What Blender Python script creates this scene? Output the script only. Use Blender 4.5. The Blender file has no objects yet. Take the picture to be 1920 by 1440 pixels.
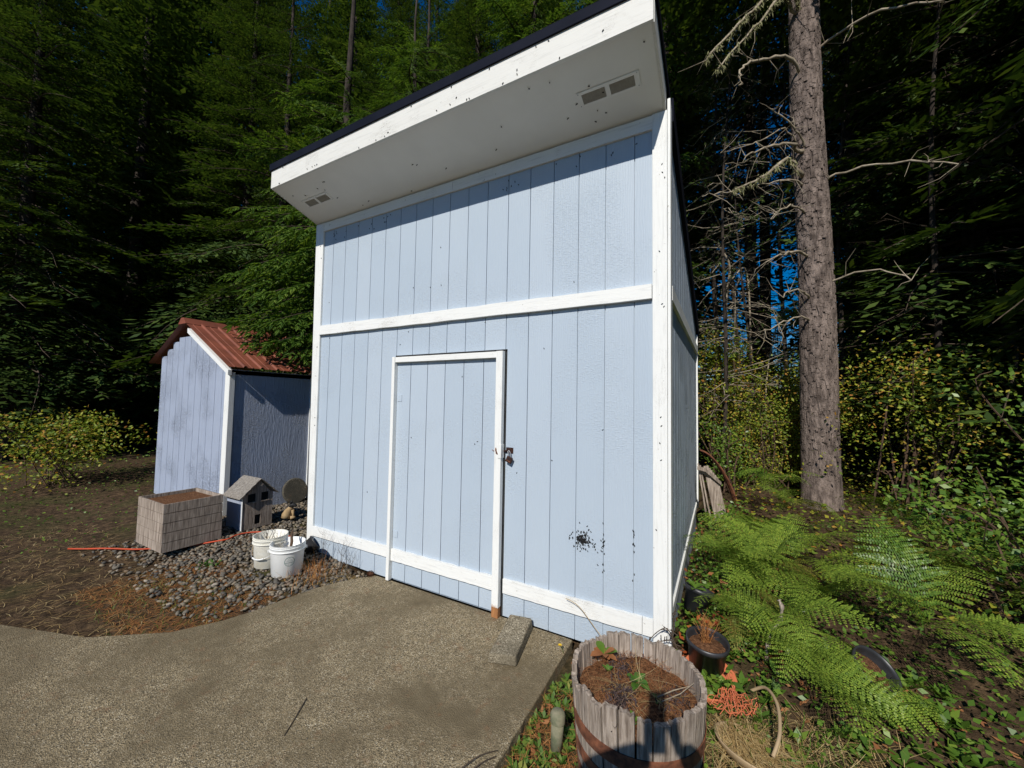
import bpy, bmesh, math, random
import numpy as np
from mathutils import Vector, Matrix, Euler

# ------------------------------------------------------------------ camera, world, sun, exposure
SC = bpy.context.scene
COL = SC.collection
CAM_P = Vector((3.981, -2.685, 1.679))
YAW, PITCH, ROLL = math.radians(28.855), math.radians(2.771), math.radians(1.039)
fwd = Vector((-math.sin(YAW)*math.cos(PITCH), math.cos(YAW)*math.cos(PITCH), math.sin(PITCH)))
rgt = Vector((math.cos(YAW), math.sin(YAW), 0))
upv = rgt.cross(fwd)
r2 = math.cos(ROLL)*rgt + math.sin(ROLL)*upv
u2 = -math.sin(ROLL)*rgt + math.cos(ROLL)*upv
cam_d = bpy.data.cameras.new('camera')
cam_d.sensor_width = 36.0
cam_d.lens = 715.94/1920*36.0
cam_d.clip_start = 0.02
cam_d.clip_end = 600
cam = bpy.data.objects.new('camera', cam_d)
COL.objects.link(cam)
m = Matrix((r2, u2, -fwd)).transposed().to_4x4()
m.translation = CAM_P
cam.matrix_world = m
SC.camera = cam

SUN_DIR = Vector((-0.14, 1.0, -0.80)).normalized()      # direction the light travels
SUN_EL = math.asin(-SUN_DIR.z)
w = bpy.data.worlds.new('World'); SC.world = w; w.use_nodes = True
nt = w.node_tree
sky = nt.nodes.new('ShaderNodeTexSky'); sky.sky_type = 'NISHITA'; sky.sun_disc = False
sky.sun_elevation = SUN_EL
sky.sun_rotation = math.atan2(-SUN_DIR.x, -SUN_DIR.y)
sky.air_density = 1.0; sky.dust_density = 0.15; sky.ozone_density = 3.0; sky.altitude = 600
bg = nt.nodes['Background']; bg.inputs['Strength'].default_value = 0.078
hsv = nt.nodes.new('ShaderNodeHueSaturation'); hsv.inputs['Saturation'].default_value = 1.6; hsv.inputs['Hue'].default_value = .505
nt.links.new(sky.outputs[0], hsv.inputs['Color']); nt.links.new(hsv.outputs[0], bg.inputs['Color'])
sl = bpy.data.lights.new('sun', 'SUN'); sl.energy = 4.5; sl.angle = math.radians(0.5); sl.color = (1.0, 0.955, 0.88)
so = bpy.data.objects.new('sun', sl); COL.objects.link(so)
so.rotation_euler = (-SUN_DIR).to_track_quat('Z', 'Y').to_euler()
so.location = (2, -8, 12)
SC.render.engine = 'CYCLES'
SC.view_settings.view_transform = 'Standard'; SC.view_settings.look = 'None'
SC.view_settings.gamma = 1; SC.view_settings.use_curve_mapping = False
SC.view_settings.exposure = 0.0
SC.cycles.max_bounces = 6; SC.cycles.diffuse_bounces = 3; SC.cycles.transparent_max_bounces = 8

rnd = random.Random(7)
rng = np.random.default_rng(11)
G = 0.2032

# ------------------------------------------------------------------ materials
MATS = {}
def ramp(ntree, stops, fac):
    n = ntree.nodes.new('ShaderNodeValToRGB')
    cr = n.color_ramp
    while len(cr.elements) > 1: cr.elements.remove(cr.elements[0])
    cr.elements[0].position = stops[0][0]; cr.elements[0].color = (*stops[0][1], 1)
    for p, c in stops[1:]:
        e = cr.elements.new(p); e.color = (*c, 1)
    ntree.links.new(fac, n.inputs['Fac'])
    return n.outputs['Color']
def noise(ntree, scale=5, detail=4, rough=.6, vec=None, stretch=None, dist=0, coord='Object'):
    L = ntree.links
    if vec is None:
        tc = ntree.nodes.new('ShaderNodeTexCoord'); vec = tc.outputs[coord]
    if stretch:
        mp = ntree.nodes.new('ShaderNodeMapping'); mp.inputs['Scale'].default_value = stretch
        L.new(vec, mp.inputs['Vector']); vec = mp.outputs['Vector']
    n = ntree.nodes.new('ShaderNodeTexNoise'); n.inputs['Scale'].default_value = scale
    n.inputs['Detail'].default_value = detail; n.inputs['Roughness'].default_value = rough
    n.inputs['Distortion'].default_value = dist
    L.new(vec, n.inputs['Vector'])
    return n.outputs['Fac']
def mix(ntree, fac, a, b, mode='MIX'):
    n = ntree.nodes.new('ShaderNodeMix'); n.data_type = 'RGBA'; n.blend_type = mode
    for s, v in ((0, fac), (6, a), (7, b)):
        if isinstance(v, (int, float)): n.inputs[s].default_value = v
        elif isinstance(v, (tuple, list)): n.inputs[s].default_value = (*v[:3], 1)
        else: ntree.links.new(v, n.inputs[s])
    return n.outputs[2]
def mth(ntree, op, a, b=0.5, clamp=False):
    n = ntree.nodes.new('ShaderNodeMath'); n.operation = op; n.use_clamp = clamp
    for s, v in ((0, a), (1, b)):
        if isinstance(v, (int, float)): n.inputs[s].default_value = v
        else: ntree.links.new(v, n.inputs[s])
    return n.outputs[0]
def new_mat(name, rough=.7, spec=.3):
    M = bpy.data.materials.new(name); M.use_nodes = True
    b = M.node_tree.nodes['Principled BSDF']
    b.inputs['Roughness'].default_value = rough
    b.inputs['Specular IOR Level'].default_value = spec
    MATS[name] = M
    return M, M.node_tree, b
def bump(ntree, b, h, strength=.3, dist=.005):
    n = ntree.nodes.new('ShaderNodeBump'); n.inputs['Strength'].default_value = strength
    n.inputs['Distance'].default_value = dist
    ntree.links.new(h, n.inputs['Height']); ntree.links.new(n.outputs['Normal'], b.inputs['Normal'])
    return n
def simple(name, c1, c2=None, scale=8, rough=.7, spec=.3, bmp=0, bdist=.004, stretch=None, metal=0, detail=4, lo=.35, hi=.65):
    M, t, b = new_mat(name, rough, spec)
    b.inputs['Metallic'].default_value = metal
    f = noise(t, scale, detail, .6, stretch=stretch)
    col = ramp(t, [(lo, c1), (hi, c2 or c1)], f)
    t.links.new(col, b.inputs['Base Color'])
    if bmp: bump(t, b, noise(t, scale*3, detail, .65, stretch=stretch), bmp, bdist)
    return M
def foliage(name, stops, rough=.55, trans=.25, spec=.25, islands=True):
    """leaf colours vary from leaf to leaf (random per island) plus a slow drift"""
    M, t, b = new_mat(name, rough, spec)
    g = t.nodes.new('ShaderNodeNewGeometry')
    f1 = g.outputs['Random Per Island']
    f2 = noise(t, 1.3, 2, .5)
    f = mth(t, 'ADD', mth(t, 'MULTIPLY', f1, .75), mth(t, 'MULTIPLY', mth(t, 'SUBTRACT', f2, .25), .5), True)
    col = ramp(t, stops, f)
    t.links.new(col, b.inputs['Base Color'])
    tr = t.nodes.new('ShaderNodeBsdfTranslucent'); t.links.new(mix(t, 1.0, col, (1.0, 1.0, .45), 'MULTIPLY'), tr.inputs['Color'])
    ms = t.nodes.new('ShaderNodeMixShader'); ms.inputs['Fac'].default_value = trans
    t.links.new(b.outputs[0], ms.inputs[1]); t.links.new(tr.outputs[0], ms.inputs[2])
    t.links.new(ms.outputs[0], t.nodes['Material Output'].inputs['Surface'])
    return M

def siding_mat(name, base, dark, grain_vert=True, bstr=.35, relief=1.0):
    M, t, b = new_mat(name, .55, .35)
    oi = t.nodes.new('ShaderNodeObjectInfo')
    tc = t.nodes.new('ShaderNodeTexCoord')
    # large drift, fine fleck
    f = noise(t, 2.2, 3, .6, vec=tc.outputs['Object'])
    c = mix(t, mth(t, 'MULTIPLY', f, .5), base, dark)
    c = mix(t, mth(t, 'MULTIPLY', mth(t, 'SUBTRACT', oi.outputs['Random'], .5), .10), c, (1, 1, 1))
    # flaked spots of lighter paint / dirt flecks
    fl = noise(t, 70, 2, .7, vec=tc.outputs['Object'], stretch=(1, 1, .6))
    spot = ramp(t, [(.71, (0, 0, 0)), (.74, (1, 1, 1))], fl)
    c = mix(t, mth(t, 'MULTIPLY', spot, .35), c, (.75, .78, .8))
    fd = noise(t, 45, 2, .7, vec=tc.outputs['Object'], stretch=(1.3, 1, .7))
    spd = ramp(t, [(.74, (0, 0, 0)), (.78, (1, 1, 1))], fd)
    c = mix(t, mth(t, 'MULTIPLY', spd, .5), c, (.16, .19, .24))
    t.links.new(c, b.inputs['Base Color'])
    # rough sawn relief: vertical grain with cathedral waves and small cross ticks
    wv = t.nodes.new('ShaderNodeTexWave'); wv.wave_type = 'BANDS'; wv.bands_direction = 'X'
    wv.inputs['Scale'].default_value = 6; wv.inputs['Distortion'].default_value = 9; wv.inputs['Detail'].default_value = 3
    wv.inputs['Detail Scale'].default_value = 1.3
    mp = t.nodes.new('ShaderNodeMapping'); mp.inputs['Scale'].default_value = (3, 3, .5)
    t.links.new(tc.outputs['Object'], mp.inputs['Vector']); t.links.new(mp.outputs[0], wv.inputs['Vector'])
    ticks = noise(t, 14, 3, .6, vec=tc.outputs['Object'], stretch=(2.5, 2.5, 9), dist=.5)
    tk = ramp(t, [(.5, (0, 0, 0)), (.62, (1, 1, 1))], ticks)
    vg = noise(t, 60, 3, .7, vec=tc.outputs['Object'], stretch=(2, 2, .15))
    msk = ramp(t, [(.45, (0, 0, 0)), (.62, (1, 1, 1))], noise(t, 1.6, 2, .5, vec=tc.outputs['Object']))
    h = mth(t, 'ADD', mth(t, 'MULTIPLY', wv.outputs['Color'], .35), mth(t, 'MULTIPLY', mth(t, 'MULTIPLY', tk, msk), .9))
    h = mth(t, 'ADD', h, mth(t, 'MULTIPLY', vg, .8))
    bump(t, b, h, bstr, .004*relief)
    return M
siding_mat('pale_blue_paint', (.435, .505, .58), (.375, .45, .53), bstr=.42, relief=1.0)
siding_mat('side_blue_paint', (.445, .515, .60), (.38, .45, .55), bstr=1.0, relief=2.6)
siding_mat('slate_blue_paint', (.38, .43, .54), (.31, .36, .46), bstr=.9, relief=1.8)

def trim_mat(name, base=(.80, .80, .77), along='x', wear=.5):
    M, t, b = new_mat(name, .6, .3)
    tc = t.nodes.new('ShaderNodeTexCoord')
    st = {'x': (.35, 6, 6), 'z': (6, 6, .35), 'y': (6, .35, 6)}[along]
    f = noise(t, 12, 4, .65, vec=tc.outputs['Object'], stretch=st, dist=.3)
    c = mix(t, ramp(t, [(.52, (0, 0, 0)), (.8, (1, 1, 1))], f), base, tuple(x*.80 for x in base))
    crack = noise(t, 16, 5, .75, vec=tc.outputs['Object'], stretch=st, dist=1.2)
    band = ramp(t, [(.485, (0, 0, 0)), (.497, (1, 1, 1)), (.503, (1, 1, 1)), (.515, (0, 0, 0))], crack)
    patch = ramp(t, [(.55, (0, 0, 0)), (.68, (1, 1, 1))], noise(t, 4, 3, .6, vec=tc.outputs['Object']))
    cm = mth(t, 'MULTIPLY', mth(t, 'MULTIPLY', band, patch), wear*1.4, True)
    c = mix(t, cm, c, (.22, .18, .13))
    sp = ramp(t, [(.72, (0, 0, 0)), (.75, (1, 1, 1))], noise(t, 30, 2, .6, vec=tc.outputs['Object'], stretch=(1, 1, 1)))
    c = mix(t, mth(t, 'MULTIPLY', sp, .6), c, (.3, .27, .22))
    t.links.new(c, b.inputs['Base Color'])
    bump(t, b, mth(t, 'SUBTRACT', f, mth(t, 'MULTIPLY', band, .3)), .3, .004)
    return M
trim_mat('white_trim_horizontal', along='x', wear=.7)
trim_mat('white_trim_vertical', along='z', wear=.35)
trim_mat('white_trim_depth', along='y', wear=.5)
trim_mat('fascia_paint', base=(.74, .73, .68), along='x', wear=.7)
simple('soffit_paint', (.86, .86, .82), (.82, .82, .78), 3, .6, bmp=.1)
simple('wood_bare', (.42, .19, .07), (.25, .11, .045), 20, .8, bmp=.4, stretch=(4, 4, .6))
simple('wood_gray', (.47, .39, .32), (.17, .13, .10), 14, .9, bmp=.9, bdist=.006, stretch=(5, 5, .35), detail=6)
simple('wood_gray_long', (.34, .31, .27), (.16, .14, .12), 14, .9, bmp=.8, bdist=.005, stretch=(5, .35, 5), detail=6)
simple('dark_interior', (.03, .028, .025), (.02, .02, .02), 5, .9)
simple('drip_metal', (.006, .008, .016), (.010, .012, .022), 4, .75, .08, metal=.0)
simple('vent_metal', (.50, .50, .46), (.44, .43, .40), 30, .5)
simple('vent_dark', (.30, .29, .26), (.22, .21, .18), 30, .7)
simple('rust', (.27, .10, .05), (.085, .034, .02), 22, .85, bmp=.6, bdist=.003)
simple('rust_dark', (.05, .018, .01), (.02, .01, .008), 40, .7, bmp=.5, bdist=.002)
simple('galvanised', (.45, .46, .48), (.35, .36, .37), 30, .45, .5, metal=.5)
simple('white_plastic', (.78, .78, .76), (.74, .74, .71), 6, .35, .5, bmp=.02)
simple('white_plastic_dirty', (.74, .72, .64), (.55, .50, .38), 5, .5, .4, bmp=.05, lo=.45, hi=.75)
simple('print_green', (.08, .17, .14), (.08, .17, .14), 5, .5)
simple('black_plastic', (.022, .023, .026), (.04, .04, .045), 9, .42, .5, bmp=.05)
simple('orange_plastic', (.60, .17, .075), (.48, .13, .06), 9, .6)
simple('orange_hose', (.55, .07, .02), (.40, .06, .025), 9, .5)
simple('tan_plastic', (.42, .30, .17), (.34, .25, .15), 9, .6)
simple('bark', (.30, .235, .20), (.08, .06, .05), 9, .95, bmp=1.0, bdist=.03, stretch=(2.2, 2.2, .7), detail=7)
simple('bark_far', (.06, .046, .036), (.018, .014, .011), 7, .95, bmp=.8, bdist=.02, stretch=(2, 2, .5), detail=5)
simple('twig_pale', (.40, .34, .25), (.20, .16, .11), 14, .9, bmp=.5, bdist=.004)
simple('twig_dark', (.09, .065, .045), (.045, .032, .022), 14, .9)
simple('stem_brown', (.13, .08, .05), (.07, .045, .03), 14, .9)
simple('red_metal', (.25, .075, .042), (.16, .05, .03), 5, .55, .4, bmp=.05)
simple('dog_brown', (.30, .20, .10), (.42, .30, .16), 18, .8, bmp=.3)
simple('dog_black', (.012, .012, .013), (.02, .02, .02), 18, .6)
simple('skin', (.55, .33, .24), (.50, .29, .21), 20, .5)
simple('jacket', (.05, .06, .09), (.04, .045, .07), 20, .9)
simple('jeans', (.05, .07, .13), (.04, .05, .10), 40, .9)
simple('hair', (.05, .03, .02), (.03, .02, .012), 40, .8)
simple('shoe', (.05, .045, .04), (.04, .035, .03), 40, .8)
simple('fly_black', (.008, .008, .01), (.015, .015, .015), 90, .4)
simple('wasp_black', (.02, .015, .012), (.03, .02, .012), 90, .5)
simple('moss_plastic', (.12, .13, .075), (.27, .24, .16), 16, .8, bmp=.3)
simple('red_print', (.45, .06, .04), (.45, .06, .04), 16, .8)
simple('petal_yellow', (.8, .55, .02), (.8, .5, .02), 16, .6)
simple('cone_brown', (.12, .05, .025), (.07, .03, .018), 20, .8)

def concrete_mat(name, c_lo, c_hi, stain=.5, sc=1.0):
    M, t, b = new_mat(name, .9, .15)
    tc = t.nodes.new('ShaderNodeTexCoord'); v = tc.outputs['Object']
    ag = t.nodes.new('ShaderNodeTexVoronoi'); ag.inputs['Scale'].default_value = 110*sc; t.links.new(v, ag.inputs['Vector'])
    hs = t.nodes.new('ShaderNodeSeparateColor'); t.links.new(ag.outputs['Color'], hs.inputs[0])
    grain = ramp(t, [(0, (.05, .042, .03)), (.2, (.17, .14, .09)), (.5, c_lo), (.85, c_hi), (1, (.66, .58, .43))], hs.outputs[0])
    big = noise(t, 1.3, 4, .62, vec=v, stretch=(1, 1, 1), dist=.4)
    c = mix(t, ramp(t, [(.36, (0, 0, 0)), (.62, (1, 1, 1))], big), tuple(x*.55 for x in c_lo), grain)
    md = noise(t, 9*sc, 5, .7, vec=v)
    c = mix(t, mth(t, 'MULTIPLY', ramp(t, [(.35, (1, 1, 1)), (.6, (0, 0, 0))], md), stain), c, tuple(x*.35 for x in c_lo))
    rust = ramp(t, [(.58, (0, 0, 0)), (.72, (1, 1, 1))], noise(t, 9, 4, .7, vec=v))
    c = mix(t, mth(t, 'MULTIPLY', rust, .45), c, (.24, .12, .06))
    t.links.new(c, b.inputs['Base Color'])
    h = mth(t, 'ADD', ag.outputs['Distance'], mth(t, 'MULTIPLY', noise(t, 60*sc, 4, .7, vec=v), 1.2))
    bump(t, b, h, .8, .006)
    return M
concrete_mat('aggregate_concrete', (.32, .25, .148), (.43, .34, .205), .42, 1.8)
concrete_mat('block_concrete', (.29, .245, .17), (.37, .315, .22), .25, 1.5)
concrete_mat('disc_concrete', (.16, .15, .12), (.24, .22, .17), .5, 1)

# ground litter
M, t, b = new_mat('forest_floor', .95, .1)
f = noise(t, 14, 6, .75); f3 = noise(t, .9, 3, .5)
c = ramp(t, [(.3, (.018, .012, .008)), (.5, (.07, .045, .026)), (.7, (.17, .11, .06))], f)
c = mix(t, ramp(t, [(.5, (0, 0, 0)), (.65, (.5, .5, .5))], f3), c, (.06, .075, .02))
t.links.new(c, b.inputs['Base Color']); bump(t, b, f, 1, .03)
M, t, b = new_mat('soil', .95, .1)
f = noise(t, 60, 6, .8)
c = ramp(t, [(.32, (.03, .015, .008)), (.5, (.15, .07, .035)), (.66, (.34, .18, .09))], f)
t.links.new(c, b.inputs['Base Color']); bump(t, b, f, 1, .015)
# stones: colour per stone
M, t, b = new_mat('river_rock', .75, .3)
g = t.nodes.new('ShaderNodeNewGeometry')
c = ramp(t, [(0, (.055, .05, .045)), (.25, (.11, .098, .08)), (.5, (.16, .14, .11)), (.75, (.23, .185, .125)), (.9, (.15, .10, .065)), (1, (.34, .30, .24))], g.outputs['Random Per Island'])
t.links.new(c, b.inputs['Base Color']); bump(t, b, noise(t, 60, 3, .6), .3, .003)

foliage('needles_lit', [(0, (.030, .070, .014)), (.4, (.085, .165, .026)), (.75, (.17, .27, .042)), (1, (.32, .38, .075))], trans=.45)  # brighter greens put sunlight into the needle colour
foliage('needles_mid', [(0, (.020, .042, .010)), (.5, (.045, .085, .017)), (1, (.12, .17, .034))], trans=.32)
foliage('needles_shaded', [(0, (.010, .020, .007)), (.5, (.022, .042, .012)), (1, (.055, .080, .020))], trans=.1)  # near-black greens put the forest shade into the needle colour
foliage('fern_green', [(0, (.10, .17, .024)), (.5, (.20, .30, .040)), (.85, (.32, .41, .055)), (1, (.48, .46, .09))], trans=.3, rough=.45)
foliage('fern_old', [(0, (.10, .13, .025)), (.5, (.20, .22, .04)), (1, (.30, .16, .05))], trans=.3)
foliage('leaf_green', [(0, (.045, .10, .014)), (.5, (.10, .19, .024)), (1, (.23, .32, .045))], trans=.25, rough=.4, spec=.4)
foliage('leaf_autumn', [(0, (.07, .13, .018)), (.4, (.17, .24, .026)), (.68, (.38, .38, .045)), (.86, (.44, .22, .045)), (1, (.34, .09, .03))], trans=.3, rough=.5)
foliage('leaf_red', [(0, (.35, .04, .02)), (.6, (.42, .12, .03)), (1, (.30, .20, .04))], trans=.25)
foliage('leaf_dead', [(0, (.16, .06, .025)), (.6, (.32, .13, .05)), (1, (.42, .24, .11))], trans=.1, rough=.8)
foliage('debris_dark', [(0, (.03, .022, .022)), (.6, (.07, .05, .05)), (1, (.14, .09, .07))], trans=0, rough=.9)
foliage('straw', [(0, (.22, .13, .05)), (.5, (.42, .29, .12)), (1, (.60, .48, .26))], trans=.15, rough=.7)
foliage('straw_red', [(0, (.22, .08, .03)), (.6, (.38, .16, .05)), (1, (.50, .28, .10))], trans=.1, rough=.7)
foliage('grass_green', [(0, (.05, .11, .015)), (.6, (.10, .18, .025)), (1, (.28, .27, .06))], trans=.25)
foliage('clover', [(0, (.05, .12, .018)), (1, (.10, .22, .03))], trans=.25)
foliage('lichen', [(0, (.16, .16, .07)), (1, (.30, .29, .15))], trans=.1, rough=.9)
MT = MATS

# ------------------------------------------------------------------ mesh builder
class MB:
    def __init__(s): s.v = []; s.f = []; s.m = []; s.n = 0
    def add(s, verts, faces, mi=0):
        verts = np.asarray(verts, dtype=np.float64).reshape(-1, 3)
        s.v.append(verts)
        b = s.n
        s.f.extend([tuple(int(i)+b for i in f) for f in faces]); s.m.extend([mi]*len(faces))
        s.n += len(verts); return s
    def box(s, x0, x1, y0, y1, z0, z1, mi=0):
        V = [(x, y, z) for z in (z0, z1) for y in (y0, y1) for x in (x0, x1)]
        return s.add(V, [(0, 2, 3, 1), (4, 5, 7, 6), (0, 1, 5, 4), (2, 6, 7, 3), (0, 4, 6, 2), (1, 3, 7, 5)], mi)
    def hexa(s, V, mi=0):   # 8 verts bottom ring (ccw) then top ring
        return s.add(V, [(3, 2, 1, 0), (4, 5, 6, 7), (0, 1, 5, 4), (1, 2, 6, 5), (2, 3, 7, 6), (3, 0, 4, 7)], mi)
    def obox(s, c, ax, ay, az, mi=0):
        c, ax, ay, az = map(np.asarray, (c, ax, ay, az))
        V = [c+i*ax+j*ay+k*az for k in (-1, 1) for i, j in ((-1, -1), (1, -1), (1, 1), (-1, 1))]
        return s.hexa(V, mi)
    def tube(s, P, R, n=8, cap=True, mi=0, flat=1.0):
        P = np.asarray(P, float); k = len(P)
        R = np.full(k, R, float) if np.isscalar(R) else np.asarray(R, float)
        T = np.gradient(P, axis=0); T /= np.linalg.norm(T, axis=1)[:, None]+1e-9
        ref = np.array([0, 0, 1.0]) if abs(T[0][2]) < .9 else np.array([1.0, 0, 0])
        V = []
        a = np.arange(n)*2*np.pi/n
        for i in range(k):
            A = np.cross(ref, T[i]); A /= np.linalg.norm(A)+1e-9
            B = np.cross(T[i], A)
            V.append(P[i]+R[i]*(np.cos(a)[:, None]*A+flat*np.sin(a)[:, None]*B))
        F = [(i*n+j, i*n+(j+1) % n, (i+1)*n+(j+1) % n, (i+1)*n+j) for i in range(k-1) for j in range(n)]
        if cap: F += [tuple(reversed(range(n))), tuple((k-1)*n+j for j in range(n))]
        return s.add(np.concatenate(V), F, mi)
    def lathe(s, prof, n=32, c=(0, 0, 0), mi=0, cap=False, M=None):
        a = np.arange(n)*2*np.pi/n; V = []
        for r, z in prof: V.append(np.stack([r*np.cos(a), r*np.sin(a), np.full(n, z)], 1))
        V = np.concatenate(V)
        if M is not None: V = V@np.asarray(M).T
        k = len(prof)
        F = [(i*n+j, i*n+(j+1) % n, (i+1)*n+(j+1) % n, (i+1)*n+j) for i in range(k-1) for j in range(n)]
        if cap: F += [tuple(reversed(range(n))), tuple((k-1)*n+j for j in range(n))]
        return s.add(V+np.asarray(c), F, mi)
    def build(s, name, mat, parent=None, smooth=False):
        V = np.concatenate(s.v) if s.v else np.zeros((0, 3))
        off = np.zeros(3)
        if parent is not None:
            p = parent; 
            while p is not None: off += np.array(p.location); p = p.parent
            V = V-off
        me = bpy.data.meshes.new(name); me.from_pydata(V.tolist(), [], s.f)
        for mm in (mat if isinstance(mat, (list, tuple)) else [mat]): me.materials.append(MT[mm] if isinstance(mm, str) else mm)
        if any(s.m): me.polygons.foreach_set('material_index', s.m)
        if smooth: me.polygons.foreach_set('use_smooth', [True]*len(s.f))
        o = bpy.data.objects.new(name, me); COL.objects.link(o)
        if parent is not None: o.parent = parent
        return o
def fast_mesh(name, V, quads, mat, parent=None, smooth=False):
    """big numpy mesh: V (n,3), quads (m,4)"""
    V = np.asarray(V, np.float32); Q = np.asarray(quads, np.int32)
    k = Q.shape[1]
    if parent is not None:
        off = np.zeros(3); p = parent
        while p is not None: off += np.array(p.location); p = p.parent
        V = V-off.astype(np.float32)
    me = bpy.data.meshes.new(name)
    me.vertices.add(len(V)); me.vertices.foreach_set('co', V.ravel())
    me.loops.add(Q.size); me.loops.foreach_set('vertex_index', Q.ravel())
    me.polygons.add(len(Q)); me.polygons.foreach_set('loop_start', np.arange(0, Q.size, k, dtype=np.int32))
    me.polygons.foreach_set('loop_total', np.full(len(Q), k, np.int32))
    if smooth: me.polygons.foreach_set('use_smooth', np.ones(len(Q), bool))
    me.update(calc_edges=True); me.validate()
    me.materials.append(MT[mat])
    o = bpy.data.objects.new(name, me); COL.objects.link(o)
    if parent is not None: o.parent = parent
    return o
def tag(o, label=None, cat=None, group=None, kind=None):
    if label: o['label'] = label
    if cat: o['category'] = cat
    if group: o['group'] = group
    if kind: o['kind'] = kind
    return o
def thing(name, label, cat, loc=(0, 0, 0), group=None):
    o = bpy.data.objects.new(name, None); o.location = loc; o.empty_display_size = .1
    COL.objects.link(o); return tag(o, label, cat, group)
def copy_tree(o, parent=None):
    c = o.copy(); COL.objects.link(c); c.parent = parent
    for ch in list(o.children): copy_tree(ch, c)
    return c
def bevel(o, w=.003, seg=2):
    md = o.modifiers.new('bevel', 'BEVEL'); md.width = w; md.segments = seg; md.limit_method = 'ANGLE'; return o

# leaf quads: centres C, direction D (unit, along leaf), side S (unit), length l, width wd  -> kite of two quads-free faces (one quad)
def kites(C, D, S, l, wd, mid=.45, lift=None):
    C, D, S = map(lambda a: np.asarray(a, float), (C, D, S)); n = len(C)
    l = np.broadcast_to(l, (n,))[:, None]; wd = np.broadcast_to(wd, (n,))[:, None]
    N = np.cross(D, S)
    a = C; b_ = C+D*l*mid+S*wd/2; c_ = C+D*l; d_ = C+D*l*mid-S*wd/2
    if lift is not None:
        b_ = b_+N*wd*lift; d_ = d_+N*wd*lift
    V = np.stack([a, b_, c_, d_], 1).reshape(-1, 3)
    Q = np.arange(4*n).reshape(n, 4)
    return V, Q
def unit(a): a = np.asarray(a, float); return a/(np.linalg.norm(a, axis=-1, keepdims=True)+1e-9)
def rand_dirs(n, up=0.0, r=None):
    r = r or rng
    d = r.normal(size=(n, 3)); d[:, 2] += up; return unit(d)
def side_of(D, r=None):
    r = r or rng
    return unit(np.cross(D, r.normal(size=D.shape)))
def merge(parts):
    Vs, Qs, b = [], [], 0
    for V, Q in parts:
        Vs.append(V); Qs.append(Q+b); b += len(V)
    return np.concatenate(Vs), np.concatenate(Qs)
def sstep(a, b, x):
    t = np.clip((x-a)/(b-a), 0, 1); return t*t*(3-2*t)

# ------------------------------------------------------------------ ground (one sheet) and concrete pad
def gh(x, y):
    """ground height; pad top is z = 0"""
    x = np.asarray(x, float); y = np.asarray(y, float)
    left = sstep(1.15, -.25, x)*(.03+.075*sstep(-1.1, -.1, y)) + .10*sstep(-2.5, -8, x)
    right = sstep(3.45, 3.95, x)*(.02+.17*sstep(-.7, .3, y)+.10*sstep(.2, 1.0, y)+.10*sstep(1.2, 3.2, y)) + .12*sstep(4.6, 7.5, x)
    back = .30*sstep(2.6, 4.5, y)
    h = -.055+left+np.maximum(right, 0)+np.where(x < 3.6, back, back*.4)
    ins = (x > .02) & (x < 3.64) & (y > .05) & (y < 3.1)
    h = np.where(ins, -.08, h)
    bumpy = .02*np.sin(x*3.1+1.3*y)*np.sin(y*2.7-x)+.01*np.sin(x*9.3+4)*np.sin(y*8.1)
    onpad = (x > .6) & (x < 3.1) & (y < .1)
    return h+np.where(onpad, -.02, bumpy*.7)+np.hypot(x-2, y-4).clip(14)*.03-.42
def axis_pts(lo, hi, d, far):
    a = list(np.arange(lo, hi+1e-6, d)); st = d; l = lo; h = hi
    L, H = [], []
    while l > -far: st *= 1.35; l -= st; h += st; L.append(l); H.append(h)
    return np.array(L[::-1]+a+H)
gx = axis_pts(-5, 7.5, .09, 220); gy = axis_pts(-5, 7, .09, 220)
X, Y = np.meshgrid(gx, gy); Z = gh(X, Y)
nx, ny = len(gx), len(gy)
idx = np.arange(nx*ny).reshape(ny, nx)
Q = np.stack([idx[:-1, :-1], idx[:-1, 1:], idx[1:, 1:], idx[1:, :-1]], -1).reshape(-1, 4)
ground = fast_mesh('ground', np.stack([X, Y, Z], -1).reshape(-1, 3), Q, 'forest_floor', smooth=True)
tag(ground, 'brown forest soil and leaf litter around the sheds', kind='structure')

# poured concrete pad with a ragged rounded back-left corner
edge = [(3.035, -.003), (3.05, -.7), (3.055, -1.1), (3.08, -6.5), (-2.6, -6.5), (-2.5, -2.6), (-1.2, -2.15), (.1, -1.7), (.52, -1.38), (.67, -1.12), (.735, -.9), (.75, -.72), (.80, -.45), (.87, -.28), (.97, -.12), (1.07, -.012)]
poly = []
for i, (a, c) in enumerate(zip(edge, edge[1:]+edge[:1])):
    n_ = 1 if i in (3, 4) else 6
    for k in range(n_):
        t_ = k/n_; j = 0 if k == 0 and i in (0, 15) else rnd.uniform(-.006, .006)
        poly.append((a[0]*(1-t_)+c[0]*t_+(j if 0 < i < 15 else 0), a[1]*(1-t_)+c[1]*t_+(j if 0 < i < 15 else 0)))
bm = bmesh.new()
tops = [bm.verts.new((x, y, 0)) for x, y in poly]; bots = [bm.verts.new((x, y, -.12)) for x, y in poly]
bm.faces.new(list(reversed(tops)) if False else tops)
for i in range(len(poly)):
    j = (i+1) % len(poly); bm.faces.new((tops[i], bots[i], bots[j], tops[j]))
bmesh.ops.recalc_face_normals(bm, faces=bm.faces)
me = bpy.data.meshes.new('concrete_pad'); bm.to_mesh(me); bm.free(); me.materials.append(MT['aggregate_concrete'])
pad = bpy.data.objects.new('concrete_pad', me); COL.objects.link(pad); bevel(pad, .008, 2)
tag(pad, 'exposed aggregate concrete pad in front of the blue shed', kind='structure')

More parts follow.
